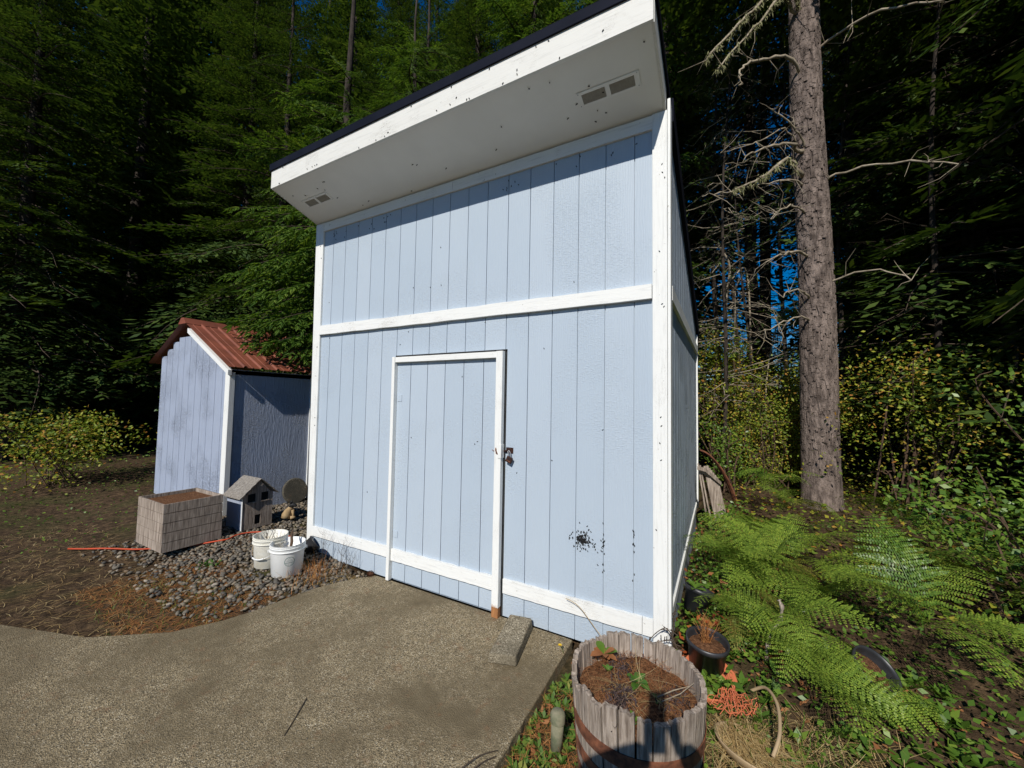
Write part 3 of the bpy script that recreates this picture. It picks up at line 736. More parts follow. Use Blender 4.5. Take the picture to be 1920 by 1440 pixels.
# ------------------------------------------------------------------ two white buckets
def bucket(cx, cy, cz, label, mat, hand, tilt=0, badge=False):
    t = thing('bucket', label, 'bucket', (cx, cy, cz), 'white plastic buckets')
    h, rt, rb = .292, .150, .127
    mb = MB(); c = (cx, cy, cz)
    mb.lathe([(0, .004), (rb, 0.0), (rb+.004, .004), (rt-.006, h-.075), (rt-.004, h-.07), (rt-.002, h-.002), (rt+.004, h), (rt-.004, h), (rt-.007, h-.004), (rb-.004, .008), (0, .008)], 48, c)
    mb.build('bucket_wall', mat, t, True)
    for zz, rr in ((h-.026, .008), (h-.058, .010), (h-.012, .004)):
        mb = MB(); r0 = rt-.004
        mb.lathe([(r0-.001, zz-.005), (r0+rr, zz-.004), (r0+rr, zz+.003), (r0-.001, zz+.004)], 48, c); mb.build('rib', mat, t, True)
    # wire bail hanging down with a white grip
    a0, sgn = hand
    P = []
    ux, uy = math.cos(a0), math.sin(a0)
    for k in range(17):
        th = math.pi*k/16
        lat = math.cos(th)*(rt+.008); dn = math.sin(th)*.165
        P.append((cx+ux*lat-uy*sgn*math.sin(th)*(rt+.012), cy+uy*lat+ux*sgn*math.sin(th)*(rt+.012), cz+h-.065-dn*.75))
    mb = MB(); mb.tube(P, .0022, 6); mb.build('handle', 'galvanised' if not badge else 'white_plastic', t)
    mb = MB(); mb.tube(P[6:11], .0075, 8); mb.build('grip', 'white_plastic', t)
    for s in (-1, 1):
        mb = MB(); mb.obox((cx+ux*s*(rt+.006), cy+uy*s*(rt+.006), cz+h-.065), (.008, 0, 0), (0, .008, 0), (0, 0, .012)); mb.build('lug', mat, t)
    if badge:
        # printed round badge wrapping the wall, facing the viewer
        ang = math.atan2(-2.69-cy, 3.98-cx)+.14
        zc = .150; R0 = .043
        def on(a_, z_): 
            rr = rb+.004+(rt-.006-rb-.004)*z_/(h-.075)+.0012
            return (cx+rr*math.cos(ang+a_/rr), cy+rr*math.sin(ang+a_/rr), cz+z_)
        def arcband(r0, r1, t0=0, t1=2*math.pi, n=40):
            V = []; F = []
            for k in range(n+1):
                th = t0+(t1-t0)*k/n
                V += [on(r0*math.cos(th), zc+r0*math.sin(th)), on(r1*math.cos(th), zc+r1*math.sin(th))]
            F = [(2*k, 2*k+1, 2*k+3, 2*k+2) for k in range(n)]
            return V, F
        mb = MB(); mb.add(*arcband(R0-.0035, R0))
        # middle bar, wave lines and short lettering strokes
        def line(x0, z0_, x1, z1_, wd):
            V = [on(x0, zc+z0_-wd), on(x1, zc+z1_-wd), on(x1, zc+z1_+wd), on(x0, zc+z0_+wd)]
            mb.add(V, [(0, 1, 2, 3)])
        for x0 in np.linspace(-.036, .030, 12): line(x0, -.010, x0+.0042, -.010, .0024)
        line(-.028, -.021, .028, -.021, .0008); line(-.03, .004, -.004, .006, .0008); line(-.004, .006, .012, .003, .0008); line(.012, .003, .03, .006, .0008)
        line(-.02, .014, .02, .014, .0007); line(-.012, .022, -.001, .031, .001); line(-.001, .031, .01, .022, .001); line(-.022, -.028, .022, -.028, .0011)
        mb.build('printed_badge', 'print_green', t)
    return t
bucket(.285, -.415, .0, 'clean white plastic bucket with round green badge, nearer the shed', 'white_plastic', (math.radians(55), 1), badge=True)
bucket(.02, -.43, .03, 'dirty cream white bucket with wire handle, half behind the other', 'white_plastic_dirty', (math.radians(20), -1))
mb = MB(); mb.lathe([(0, .17), (.138, .17)], 24, (.02, -.43, .03)); mb.lathe([(0, .10), (.132, .10)], 24, (.285, -.415, .0))
o = mb.build('potting_soil', 'soil', None); tag(o, 'dark potting soil inside the white buckets', 'soil', kind='stuff')
def dead_stems(name, c, n, h, spread, mat, label, cat='dead plant', r=.003, seed=1, forks=2, group=None):
    q = random.Random(seed); t = thing(name, label, cat, c, group)
    mb = MB()
    for i in range(n):
        a = q.uniform(0, 6.28); sp_ = q.uniform(.1, 1)*spread; hh = h*q.uniform(.55, 1.1)
        b = (c[0]+q.uniform(-.02, .02), c[1]+q.uniform(-.02, .02), c[2])
        P = [(b[0]+math.cos(a)*sp_*tt**1.4+q.uniform(-.006, .006), b[1]+math.sin(a)*sp_*tt**1.4+q.uniform(-.006, .006), b[2]+hh*tt) for tt in (0, .3, .6, .85, 1)]
        mb.tube(P, [r, r*.9, r*.7, r*.5, r*.35], 5)
        for k in range(forks):
            s0 = P[q.choice((2, 3))]; a2 = q.uniform(0, 6.28); l2 = hh*q.uniform(.12, .3)
            mb.tube([s0, (s0[0]+math.cos(a2)*l2*.5, s0[1]+math.sin(a2)*l2*.5, s0[2]+l2*.4), (s0[0]+math.cos(a2)*l2*.8, s0[1]+math.sin(a2)*l2*.8, s0[2]+l2)], [r*.5, r*.4, r*.3], 4)
    mb.build('stems', mat, t)['kind'] = 'stuff'
    return t
dead_stems('dead_twigs', (-.03, -.42, .19), 6, .22, .10, 'twig_dark', 'bunch of bare dark twigs standing in the dirty bucket', seed=3)
# thick dark stick in the front bucket
mb = MB(); mb.tube([(.30, -.40, .09), (.295, -.395, .2), (.305, -.39, .29), (.285, -.385, .36), (.29, -.375, .40)], [.012, .012, .014, .010, .004], 8)
mb.tube([(.30, -.39, .30), (.262, -.36, .34), (.255, -.35, .36)], [.010, .008, .003], 6)
tag(mb.build('dark_stick', 'stem_brown', None), 'thick dark brown dead stick standing in the clean bucket', 'stick')

def ribbons(n, base_fn, l0, l1, wd, droop, mat, name, label, cat=None, kind='stuff', up=.8, seed=5, seg=5, spread=1.0, parent=None):
    r = np.random.default_rng(seed)
    Vs, Qs, b = [], [], 0
    B = base_fn(n, r)
    a = r.uniform(0, 2*np.pi, n); L_ = r.uniform(l0, l1, n); el = np.clip(r.normal(up, .25, n), .02, 1.5); dr = r.uniform(.3, 1, n)*droop
    ts = np.linspace(0, 1, seg)
    H = np.stack([np.cos(a), np.sin(a)], 1)
    S = np.stack([-np.sin(a), np.cos(a), np.zeros(n)], 1)
    pts = []
    for t in ts:
        hor = L_*np.cos(el)*t*spread; ver = L_*np.sin(el)*t-dr*L_*t*t
        P = B+np.concatenate([H*hor[:, None], ver[:, None]], 1)
        P[:, :2] += (np.sin(t*5+a*3)*L_*.04)[:, None]*S[:, :2]
        P[:, 2] = np.maximum(P[:, 2], B[:, 2]+.004+.002*(a % 3))
        w_ = wd*(1-t*.85)
        pts += [P+S*w_/2, P-S*w_/2]
    P = np.stack(pts, 1)   # n, 2seg, 3
    Q = []
    for i in range(seg-1): Q.append([2*i, 2*i+1, 2*i+3, 2*i+2])
    Q = (np.array(Q)[None]+(np.arange(n)*2*seg)[:, None, None]).reshape(-1, 4)
    o = fast_mesh(name, P.reshape(-1, 3), Q, mat, parent)
    if kind: o['kind'] = kind
    if label: o['label'] = label
    if cat: o['category'] = cat
    return o
def blob(cx, cy, sx, sy, z=None):
    def fn(n, r):
        x = r.normal(cx, sx, n); y = r.normal(cy, sy, n)
        zz = gh(x, y) if z is None else np.full(n, z)
        onp = (x > .75) & (x < 3.04) & (y < -.01) & (y > -6.4)
        zz = np.where(onp, 0.001, zz)
        return np.stack([x, y, zz], 1)
    return fn
def rect(x0, x1, y0, y1, z=None):
    def fn(n, r):
        x = r.uniform(x0, x1, n); y = r.uniform(y0, y1, n); zz = gh(x, y) if z is None else np.full(n, z)
        return np.stack([x, y, zz], 1)
    return fn
ribbons(70, blob(.0, -.40, .06, .06, .2), .12, .3, .004, .9, 'straw', 'dry_grass', 'dry yellow grass spilling out of the dirty bucket', 'grass', up=.7, seed=21)

# black pot lying against the corner of the shed
pt = thing('plant_pot', 'small black plant pot half hidden at the left shed corner', 'plant pot', (.02, -.12, .1))
mb = MB(); Mx2 = np.array((Matrix.Rotation(math.radians(35), 3, 'Y')@Matrix.Rotation(math.radians(-50), 3, 'X')))
mb.lathe([(.0, 0), (.055, 0), (.075, .13), (.082, .13), (.082, .145), (.075, .145), (.053, .01), (0, .008)], 24, (.06, -.12, .06), M=Mx2); mb.build('pot_wall', 'black_plastic', pt, True)

# river rock
def pebbles(name, pts, smin, smax, mat, label, seed, flat=.55, sub=1):
    r = np.random.default_rng(seed)
    bm = bmesh.new(); bmesh.ops.create_icosphere(bm, subdivisions=sub, radius=1)
    V0 = np.array([v.co[:] for v in bm.verts]); F0 = np.array([[v.index for v in f.verts] for f in bm.faces]); bm.free()
    n = len(pts); nv = len(V0)
    s = r.uniform(smin, smax, n)**1
    S = np.stack([s*r.uniform(.8, 1.35, n), s*r.uniform(.6, 1, n), s*r.uniform(flat*.7, flat*1.2, n)], 1)
    a = r.uniform(0, 6.28, n); tl = r.normal(0, .3, n); t2 = r.normal(0, .3, n)
    V = V0[None]*(1+.10*r.normal(size=(n, nv, 1)))*S[:, None, :]
    V = np.stack([V[..., 0]*np.cos(tl)[:, None]-V[..., 2]*np.sin(tl)[:, None], V[..., 1], V[..., 0]*np.sin(tl)[:, None]+V[..., 2]*np.cos(tl)[:, None]], -1)
    V = np.stack([V[..., 0], V[..., 1]*np.cos(t2)[:, None]-V[..., 2]*np.sin(t2)[:, None], V[..., 1]*np.sin(t2)[:, None]+V[..., 2]*np.cos(t2)[:, None]], -1)
    V = np.stack([V[..., 0]*np.cos(a)[:, None]-V[..., 1]*np.sin(a)[:, None], V[..., 0]*np.sin(a)[:, None]+V[..., 1]*np.cos(a)[:, None], V[..., 2]], -1)
    V = (V+pts[:, None]).reshape(-1, 3)
    F = (F0[None]+(np.arange(n)*nv)[:, None, None]).reshape(-1, 3)
    o = fast_mesh(name, V, F, mat, smooth=True)
    return tag(o, label, 'gravel', kind='stuff')
def in_pad(x, y):
    ex = np.interp(y, [-6.5, -2.6, -2.15, -1.7, -1.38, -1.12, -.9, -.72, -.45, -.28, -.12, 0], [-2.6, -2.5, -1.2, .1, .52, .67, .735, .75, .80, .87, .97, 1.07])
    return (x > ex-.01) & (y < 0) & (x < 3.06)
n = 9500
x = rng.uniform(-2.0, 1.05, n); y = rng.uniform(-1.25, 1.6, n)
dens = np.clip(1.15-.9*sstep(-.55, -1.15, y)-.4*sstep(.35, .9, x), .05, 1)
k = (~in_pad(x, y)) & (~((x > -.03) & (y > .02))) & (rng.uniform(size=n) < dens)
x, y = x[k], y[k]
pebbles('river_rock', np.stack([x, y, gh(x, y)+rng.uniform(.002, .022, len(x))], 1), .013, .027, 'river_rock', 'smooth brown grey river rock around the buckets and playhouse', 31)
# white bits of shell
# dry grass / straw left
ribbons(2600, rect(-.9, .75, -1.55, -.62), .05, .16, .0035, .9, 'straw_red', 'dry_grass', 'dry reddish grass thatch at the left edge of the pad', 'grass', up=.25, seed=41)
ribbons(1500, rect(-3.5, .1, -2.4, -.9), .05, .18, .004, .9, 'straw', 'dry_grass', 'dry straw coloured grass beyond the buckets', 'grass', up=.35, seed=42)
ribbons(500, rect(-.6, .62, -1.6, -.85), .03, .09, .004, .4, 'grass_green', 'grass', 'short green grass tufts by the pad edge', 'grass', up=.9, seed=43)
ribbons(170, blob(.52, -.32, .10, .09), .10, .26, .004, .35, 'straw_red', 'dry_weed', 'rusty orange dead weed clump behind the clean bucket', 'weed', None, up=1.15, seed=44)
ribbons(420, rect(.45, 1.05, -.42, -.03), .06, .24, .0035, .95, 'straw', 'dry_grass', 'pale dry grass lying in the corner of pad and shed', 'grass', up=.3, seed=45)
for i, (x_, y_, hh, lb) in enumerate(((.62, -.10, .36, 'tall thin dead weed with seed heads by the low siding'), (.78, -.09, .30, 'leaning dead weed stalks near the left door stile'), (.40, -.12, .34, 'dead weed stalks in the shed corner behind the pot'))):
    t = dead_stems('dead_weed', (x_, y_, float(gh(x_, y_))), 7, hh, .16, 'twig_dark', lb, 'weed', .0014, 60+i, 3)
C_ = []
for (x_, y_, z_) in ((-.45, -.75, .02), (-.3, -.2, .1)):
    for i in range(34): C_.append((x_+rnd.gauss(0, .06), y_+rnd.gauss(0, .05), z_+.03+rnd.uniform(0, .03)))
C_ = np.array(C_); C_[:, 2] = gh(C_[:, 0], C_[:, 1])+.035; D_ = rand_dirs(len(C_), .2)
o = fast_mesh('clover', *kites(C_, D_, side_of(D_), .035, .024), 'clover'); tag(o, 'small green weed patch growing through the rock', 'weed', kind='stuff')

# pine cone at the wall foot
pc = MB(); cc = np.array((1.03, -.055, .024))
pc.lathe([(.002, -.028), (.015, -.02), (.021, 0), (.015, .02), (.003, .032)], 10, cc, M=np.array(Matrix.Rotation(1.4, 3, 'Y')))
for i in range(60):
    th = i*2.4; tt = (i/60)*2-1; rr = .021*math.sqrt(max(0, 1-tt*tt*.9))
    d = np.array([tt*.35+.1, math.cos(th), math.sin(th)]); b_ = cc+np.array([tt*.028, math.cos(th)*rr, math.sin(th)*rr])
    s_ = np.array([0, -math.sin(th), math.cos(th)])*.006
    pc.add([b_-s_, b_+s_, b_+d*.009+s_*.6, b_+d*.009-s_*.6], [(0, 1, 2, 3)])
tag(pc.build('pine_cone', 'cone_brown', None), 'brown pine cone lying at the shed foot left of the door', 'pine cone')

# ------------------------------------------------------------------ concrete block on the pad
mb = MB(); mb.hexa([(2.642, -.522, .001), (2.825, -.462, .001), (2.735, .0 - .03, .001), (2.548, -.05, .001), (2.648, -.515, .060), (2.818, -.459, .066), (2.728, -.040, .082), (2.555, -.062, .075)])
o = mb.build('concrete_block', 'block_concrete', None); bevel(o, .012, 3)
tag(o, 'long rectangular concrete block lying on the pad beside the door', 'concrete block')

# ------------------------------------------------------------------ half barrel planter
bc = np.array((3.618, -.762)); ZT = .43
br = thing('barrel_planter', 'weathered half barrel planter with broken staves and rusty hoops', 'planter', (bc[0], bc[1], -.03))
NS = 27
tops = {}
rr_ = random.Random(9)
for i in range(NS):
    a0 = 2*math.pi*i/NS; a1 = 2*math.pi*(i+1)/NS
    am = (a0+a1)/2
    gap = rr_.uniform(.004, .012)
    d = math.degrees(am) % 360
    # broken and lower staves toward the viewer (angles 230..330)
    if 235 < d < 335: zt = ZT-rr_.uniform(-.02, .018)
    elif 190 < d < 235: zt = ZT-rr_.uniform(.0, .04)
    elif 335 <= d or d < 10: zt = ZT-rr_.uniform(-.01, .03)
    else: zt = ZT+rr_.uniform(-.008, .012)
    g0 = gap/.3*.5; R0, R1 = .255, .300+rr_.uniform(-.004, .005)
    th = .024
    mb = MB()
    nu = 5; nz = 6
    lev = [-.06+(zt+.06)*k/(nz-1) for k in range(nz)]
    V = []
    for kz, z in enumerate(lev):
        f_ = (z+.06)/(ZT+.06); R = R0+(R1-R0)*(f_**.75)
        if 235 < d < 335 and kz == nz-1: g1 = g0*1.3
        else: g1 = g0
        for ku in range(nu):
            a = a0+g1+(a1-a0-2*g1)*ku/(nu-1)
            dz = rr_.uniform(-.009, .004) if kz == nz-1 else 0
            V += [(bc[0]+R*math.cos(a), bc[1]+R*math.sin(a), z+dz), (bc[0]+(R-th)*math.cos(a), bc[1]+(R-th)*math.sin(a), z+dz)]
    F = []
    def id_(kz, ku, s): return (kz*nu+ku)*2+s
    for kz in range(nz-1):
        for ku in range(nu-1):
            F.append((id_(kz, ku, 0), id_(kz, ku+1, 0), id_(kz+1, ku+1, 0), id_(kz+1, ku, 0)))
            F.append((id_(kz, ku+1, 1), id_(kz, ku, 1), id_(kz+1, ku, 1), id_(kz+1, ku+1, 1)))
        F.append((id_(kz, 0, 1), id_(kz, 0, 0), id_(kz+1, 0, 0), id_(kz+1, 0, 1)))
        F.append((id_(kz, nu-1, 0), id_(kz, nu-1, 1), id_(kz+1, nu-1, 1), id_(kz+1, nu-1, 0)))
    for ku in range(nu-1): F.append((id_(nz-1, ku, 0), id_(nz-1, ku+1, 0), id_(nz-1, ku+1, 1), id_(nz-1, ku, 1)))
    mb.add(V, F); mb.build('stave', 'wood_gray', br)
def Rz(z): return .255+(.300-.255)*(((z+.06)/(ZT+.06))**.75)
for zc, wd in ((.250, .060), (.135, .05), (.03, .05)):
    if not wd: continue
    mb = MB(); V = []; F = []; n_ = 72
    for k in range(n_):
        a = 2*math.pi*k/n_
        for z, e in ((zc-wd/2, .005), (zc+wd/2, .005)):
            R = Rz(z)+e; zz = z+.006*math.sin(a+1.0); V.append((bc[0]+R*math.cos(a), bc[1]+R*math.sin(a), zz))
    F = [(2*k, 2*((k+1) % n_), 2*((k+1) % n_)+1, 2*k+1) for k in range(n_)]
    mb.add(V, F); o = mb.build('hoop', 'rust', br); md = o.modifiers.new('solid', 'SOLIDIFY'); md.thickness = .003
V = []; F = []; nr, na = 12, 48
for k in range(nr+1):
    for a in range(na):
        R = .266*k/nr; th = 2*math.pi*a/na; x_, y_ = bc[0]+R*math.cos(th), bc[1]+R*math.sin(th)
        V.append((x_, y_, .345+.012*math.sin(x_*31)*math.sin(y_*27)+rnd.uniform(-.004, .004)-.02*(k/nr)**3))
F = [(k*na+a, k*na+(a+1) % na, (k+1)*na+(a+1) % na, (k+1)*na+a) for k in range(nr) for a in range(na)]
F = [f for f in F]
mb = MB(); mb.add(V, [tuple((f[0], f[3], f[2], f[1])) for f in F]); mb.build('soil', 'soil', br, True)
def disc_pts(n, R, z0, z1, r, c=bc):
    a = r.uniform(0, 6.283, n); q = np.sqrt(r.uniform(0, 1, n))*R
    return np.stack([c[0]+q*np.cos(a), c[1]+q*np.sin(a), r.uniform(z0, z1, n)], 1)
ribbons(1500, lambda n, r: disc_pts(n, .24, .345, .362, r), .02, .07, .0022, .5, 'leaf_dead', 'needle_litter', 'brown needle litter on the barrel soil', 'litter', up=.15, seed=51, seg=3)
ribbons(60, lambda n, r: disc_pts(n, .12, .352, .37, r, bc+np.array([.02, -.05])), .10, .26, .002, .3, 'straw', 'dry_grass', 'long pale straws lying across the barrel soil', 'grass', up=.15, seed=52)
r_ = np.random.default_rng(53)
cs = np.concatenate([r_.normal((bc[0]-.045, bc[1]-.13, .365), (.032, .055, .010), (650, 3)), r_.normal((bc[0]+.17, bc[1]-.0, .36), (.03, .04, .008), (220, 3)), r_.normal((bc[0]-.10, bc[1]+.10, .36), (.03, .04, .008), (260, 3))])
D_ = rand_dirs(len(cs), .1, r_); o = fast_mesh('dead_leaf_litter', *kites(cs, D_, side_of(D_, r_), r_.uniform(.012, .035, len(cs)), .006, lift=.3), 'debris_dark'); tag(o, 'grey brown shrivelled plant debris in the barrel', 'litter', kind='stuff')
def rosette(name, c, n, l, wd, mat, label, tilt=.5, seed=1, cat='plant', mat2=None):
    """a small plant whose leaves are each a cupped folded mesh"""
    q = random.Random(seed); t = thing(name, label, cat, c)
    for i in range(n):
        a = i*2.399+q.uniform(-.3, .3); el = q.uniform(tilt*.4, tilt*1.3); ll = l*q.uniform(.6, 1.1); ww = wd*q.uniform(.8, 1.1)
        D = np.array([math.cos(a)*math.cos(el), math.sin(a)*math.cos(el), math.sin(el)]); S = np.array([-math.sin(a), math.cos(a), 0]); N = np.cross(D, S)*-1
        P = []
        for tt, wf in ((0, .12), (.25, .7), (.5, 1.0), (.75, .8), (1, .05)):
            cpt = np.array(c)+D*ll*tt+np.array([0, 0, -.25*ll*tt*tt])
            for s in (-1, 0, 1): P.append(cpt+S*s*ww/2*wf-(N*0 if s else N*.0)+np.array([0, 0, .12*ww*wf*abs(s)]))
        F = [(3*k+j, 3*k+j+1, 3*k+j+4, 3*k+j+3) for k in range(4) for j in range(2)]
        mb = MB(); mb.add(P, F); mb.build('leaf', (mat2 if mat2 and i % 3 == 0 else mat), t, True)
    return t
rosette('seedling', (bc[0]+.0, bc[1]+.02, .365), 8, .075, .036, 'clover', 'bright green seedling in the middle of the barrel soil', .6, 3)
rosette('seedling', (bc[0]+.095, bc[1]-.045, .36), 3, .035, .018, 'clover', 'tiny grey green sprout right of the larger barrel seedling', .6, 4)
rosette('seedling', (bc[0]+.035, bc[1]-.215, .36), 4, .05, .022, 'leaf_green', 'small dark green sprout at the near edge of the barrel soil', .8, 8)
rosette('wilted_plant', (bc[0]-.185, bc[1]+.12, .38), 11, .085, .045, 'leaf_dead', 'wilted orange brown leafy plant at the left rim of the barrel', .6, 5, mat2='leaf_green')
rosette('seedling', (bc[0]-.14, bc[1]+.03, .36), 5, .045, .02, 'clover', 'small yellow green sprout beside the wilted plant in the barrel', .9, 6)
mb = MB(); mb.tube([(bc[0]+.10, bc[1]-.06, .385), (bc[0]+.16, bc[1]+.01, .392), (bc[0]+.22, bc[1]+.06, .40)], [.003, .0025, .001], 5); mb.tube([(bc[0]+.12, bc[1]-.07, .38), (bc[0]+.19, bc[1]+.0, .395), (bc[0]+.24, bc[1]+.08, .41)], [.0025, .002, .001], 5)
o = mb.build('pale_twig', 'twig_pale', None); tag(o, 'pale bare twigs lying at the right of the barrel soil', 'twig', kind='stuff')

# ------------------------------------------------------------------ conifers
def spray(L, seed, step=.075, card=.062, cw=.017, droop=.25, hang=.25):
    """one flat conifer branch along +x made of needle clumps; returns (V, Q) and the axis points"""
    r = np.random.default_rng(seed)
    C, D, S, LL = [], [], [], []
    n = max(5, int(L/step))
    ts = (np.arange(n)+.6)/n
    def ax(t): return np.array([L*t, 0.05*L*math.sin(t*4+seed), -droop*L*t*t])
    pts = [ax(t) for t in np.linspace(0, 1, 7)]
    for t in ts:
        p = ax(t); prof = min(1, (t*2.6+.12))*(1-t)**.75*.48*L+.05
        if t < .12: continue
        for s in (-1, 1):
            if r.random() < .08: continue
            l = prof*r.uniform(.65, 1.15); ang = r.uniform(.75, 1.15)
            d = np.array([math.cos(ang), s*math.sin(ang), -hang*r.uniform(.2, 1.2)]); d /= np.linalg.norm(d)
            m = max(1, int(l/(card*.62)))
            for k in range(m):
                q = p+d*l*(k+.4)/m+np.array([0, 0, -hang*.5*l*((k+.4)/m)**2])
                for s2 in (-1, 1):
                    a2 = ang*s+s2*r.uniform(.45, .9)
                    dd = np.array([math.cos(a2), math.sin(a2), r.uniform(-.45, .25)])
                    C.append(q+r.normal(0, .006, 3)); D.append(dd)
                    S.append([-dd[1], dd[0], r.uniform(-.5, .5)]); LL.append(card*r.uniform(.6, 1.2))
            C.append(p+d*l*.9); D.append(d); S.append([-d[1], d[0], 0]); LL.append(card)
    D = unit(D); S = unit(S)
    return kites(np.array(C), D, S, np.array(LL), cw), pts
def shoot_spray(L, seed):
    r = np.random.default_rng(seed); C, D, S, LL, WW = [], [], [], [], []
    def ax(t): return np.array([L*t, .06*L*math.sin(t*4+seed), -.22*L*t*t])
    pts = [ax(t) for t in np.linspace(0, 1, 7)]
    def shoot(p, d, l, w=.030):
        d = d/np.linalg.norm(d); s_ = np.cross(d, [0, 0, 1]); s_ /= np.linalg.norm(s_)+1e-9; n_ = np.cross(s_, d)
        for (sd, ww) in ((s_, w), (n_, w*.75)):
            C.append(p); D.append(d); S.append(sd+r.normal(0, .12, 3)); LL.append(l); WW.append(ww)
    n = int(L/.085)
    for i in range(n):
        t = (i+.7)/n
        if t < .14: continue
        p = ax(t); prof = min(1, t*2.4+.15)*(1-t)**.7*.46*L+.07
        for s in (-1, 1):
            if r.random() < .12: continue
            l = prof*r.uniform(.6, 1.15); ang = r.uniform(.65, 1.05); hang = r.uniform(.2, .8)
            d = np.array([math.cos(ang), s*math.sin(ang), -hang]); d /= np.linalg.norm(d)
            m = max(1, int(l/.048))
            for k in range(m):
                f = (k+.3)/m; q = p+d*l*f+np.array([0, 0, -.22*l*f*f])
                for s2 in (-1, 1):
                    if r.random() < .1: continue
                    a2 = ang*s+s2*r.uniform(.5, .8)
                    shoot(q, np.array([math.cos(a2), math.sin(a2), -hang-.15+r.normal(0, .15)]), (.055+.10*(1-f)*min(1, l/.4))*r.uniform(.7, 1.2))
            shoot(p+d*l*.8+np.array([0, 0, -.14*l]), d+[0, 0, -.2], .11)
    shoot(ax(.93), np.array([1, 0, -.4]), .13)
    D_ = unit(D); return kites(np.array(C), D_, unit(S), np.array(LL), np.array(WW), .35), pts
SPR = {}
def sprays(kind):
    if kind not in SPR:
        if kind == 'near': SPR[kind] = [shoot_spray(1.6, 100+i) for i in range(6)]
        elif kind == 'mid': SPR[kind] = [spray(1.6, 200+i, .12, .13, .046) for i in range(5)]
        else: SPR[kind] = [spray(1.6, 300+i, .22, .24, .085) for i in range(4)]
    return SPR[kind]
def rotz(a): c, s = math.cos(a), math.sin(a); return np.array([[c, -s, 0], [s, c, 0], [0, 0, 1]])
def roty(a): c, s = math.cos(a), math.sin(a); return np.array([[c, 0, s], [0, 1, 0], [-s, 0, c]])
def rotx(a): c, s = math.cos(a), math.sin(a); return np.array([[1, 0, 0], [0, c, -s], [0, s, c]])
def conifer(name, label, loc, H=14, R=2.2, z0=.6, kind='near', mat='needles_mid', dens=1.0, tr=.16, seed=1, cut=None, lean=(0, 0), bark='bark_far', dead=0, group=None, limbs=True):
    r = np.random.default_rng(seed)
    t = thing(name, label, 'tree', loc, group)
    loc = np.array(loc, float)
    def axis(z): return loc+np.array([lean[0]*z/H, lean[1]*z/H, z])
    zs = np.linspace(-.3, H, 12)
    mb = MB(); mb.tube([axis(z)+np.array([.03*math.sin(z*1.3), .03*math.cos(z*1.7), 0]) for z in zs], [max(.015, tr*(1-.93*max(z, 0)/H))*(1.25 if z < 0 else 1) for z in zs], 12)
    mb.build('trunk', bark, t, True)
    sp_ = sprays(kind); parts = []; limb = MB()
    z = z0
    while z < H-.2:
        if cut and z > cut: break
        f = (z-z0)/(H-z0)
        rad = R*((1-f)**.8)*(.75+.25*min(1, f*6))*r.uniform(.8, 1.15)+.15
        nb = max(3, int(round(5*dens)))
        a0 = r.uniform(0, 6.28)
        for k in range(nb):
            a = a0+2*math.pi*k/nb+r.normal(0, .25)
            rr = rad*r.uniform(.6, 1.15)
            (V, Q), pts = sp_[r.integers(len(sp_))]
            sc = rr/1.6
            if kind == 'near' and r.random() < .28: continue
            pitch = .18-.58*(1-f)*r.uniform(.3, 1.3)
            M_ = rotz(a)@roty(-pitch)@rotx(r.normal(0, .25))
            yz = max(sc, .55) if kind != 'near' else max(sc, .4)
            Vt = (V*np.array([sc, yz, yz]))@M_.T+axis(z+r.normal(0, .06))
            parts.append((Vt, Q))
            if limbs:
                P = (np.array(pts)*np.array([sc, yz, yz]))@M_.T+axis(z)
                limb.tube(P, np.linspace(.016*sc+.006, .003, len(P)), 4, cap=False)
        z += r.uniform(.20, .34)*(1 if kind == 'near' else 1.25)/max(.6, dens)
    V, Q = merge(parts)
    c4 = V[Q].mean(1)
    bad = (c4[:, 0] > -.16) & (c4[:, 0] < 3.9) & (c4[:, 1] < 3.45) & (c4[:, 1] > -.6) & (c4[:, 2] < 4.15-.30*(c4[:, 1]+.55))
    bad |= (c4[:, 0] < -1.85) & (c4[:, 0] > -4.7) & (c4[:, 1] < 1.45) & (c4[:, 1] > -.1) & (c4[:, 2] < nroof(np.maximum(c4[:, 0], -3.32))+.03)
    if abs(loc[0])+abs(loc[1]) > .01: Q = Q[~bad]; V = V[Q].reshape(-1, 3); Q = np.arange(len(V)).reshape(-1, 4)
    o = fast_mesh('crown', V, Q, mat, t); o['kind'] = 'stuff'
    if limbs: limb.build('limbs', 'twig_dark', t)['kind'] = 'stuff'
    if dead:
        dmb = MB()
        for k in range(dead):
            zz = r.uniform(.5, z0+1.0); a = r.uniform(0, 6.28); l = r.uniform(.4, 1.6); e = r.normal(-.05, .2)
            b = axis(zz); d = np.array([math.cos(a), math.sin(a), e]); w_ = np.array([-d[1], d[0], 0])
            P = [b, b+d*l*.35+w_*r.normal(0, .05), b+d*l*.7+w_*r.normal(0, .1)+[0, 0, r.normal(0, .05)], b+d*l+w_*r.normal(0, .15)+[0, 0, r.normal(-.08, .1)]]
            dmb.tube(P, [.014, .010, .006, .002], 5, cap=False)
            for j in range(r.integers(2, 7)):
                q = P[1]+(P[3]-P[1])*r.random(); d2 = unit(d+r.normal(0, .8, 3)); l2 = r.uniform(.1, .4)
                dmb.tube([q, q+d2*l2*.5, q+d2*l2+[0, 0, -.04]], [.005, .003, .001], 3, cap=False)
        dmb.build('dead_twigs', 'twig_pale' if dead < 900 else 'twig_dark', t)['kind'] = 'stuff'
    return t
def G0(x, y): return float(gh(x, y))
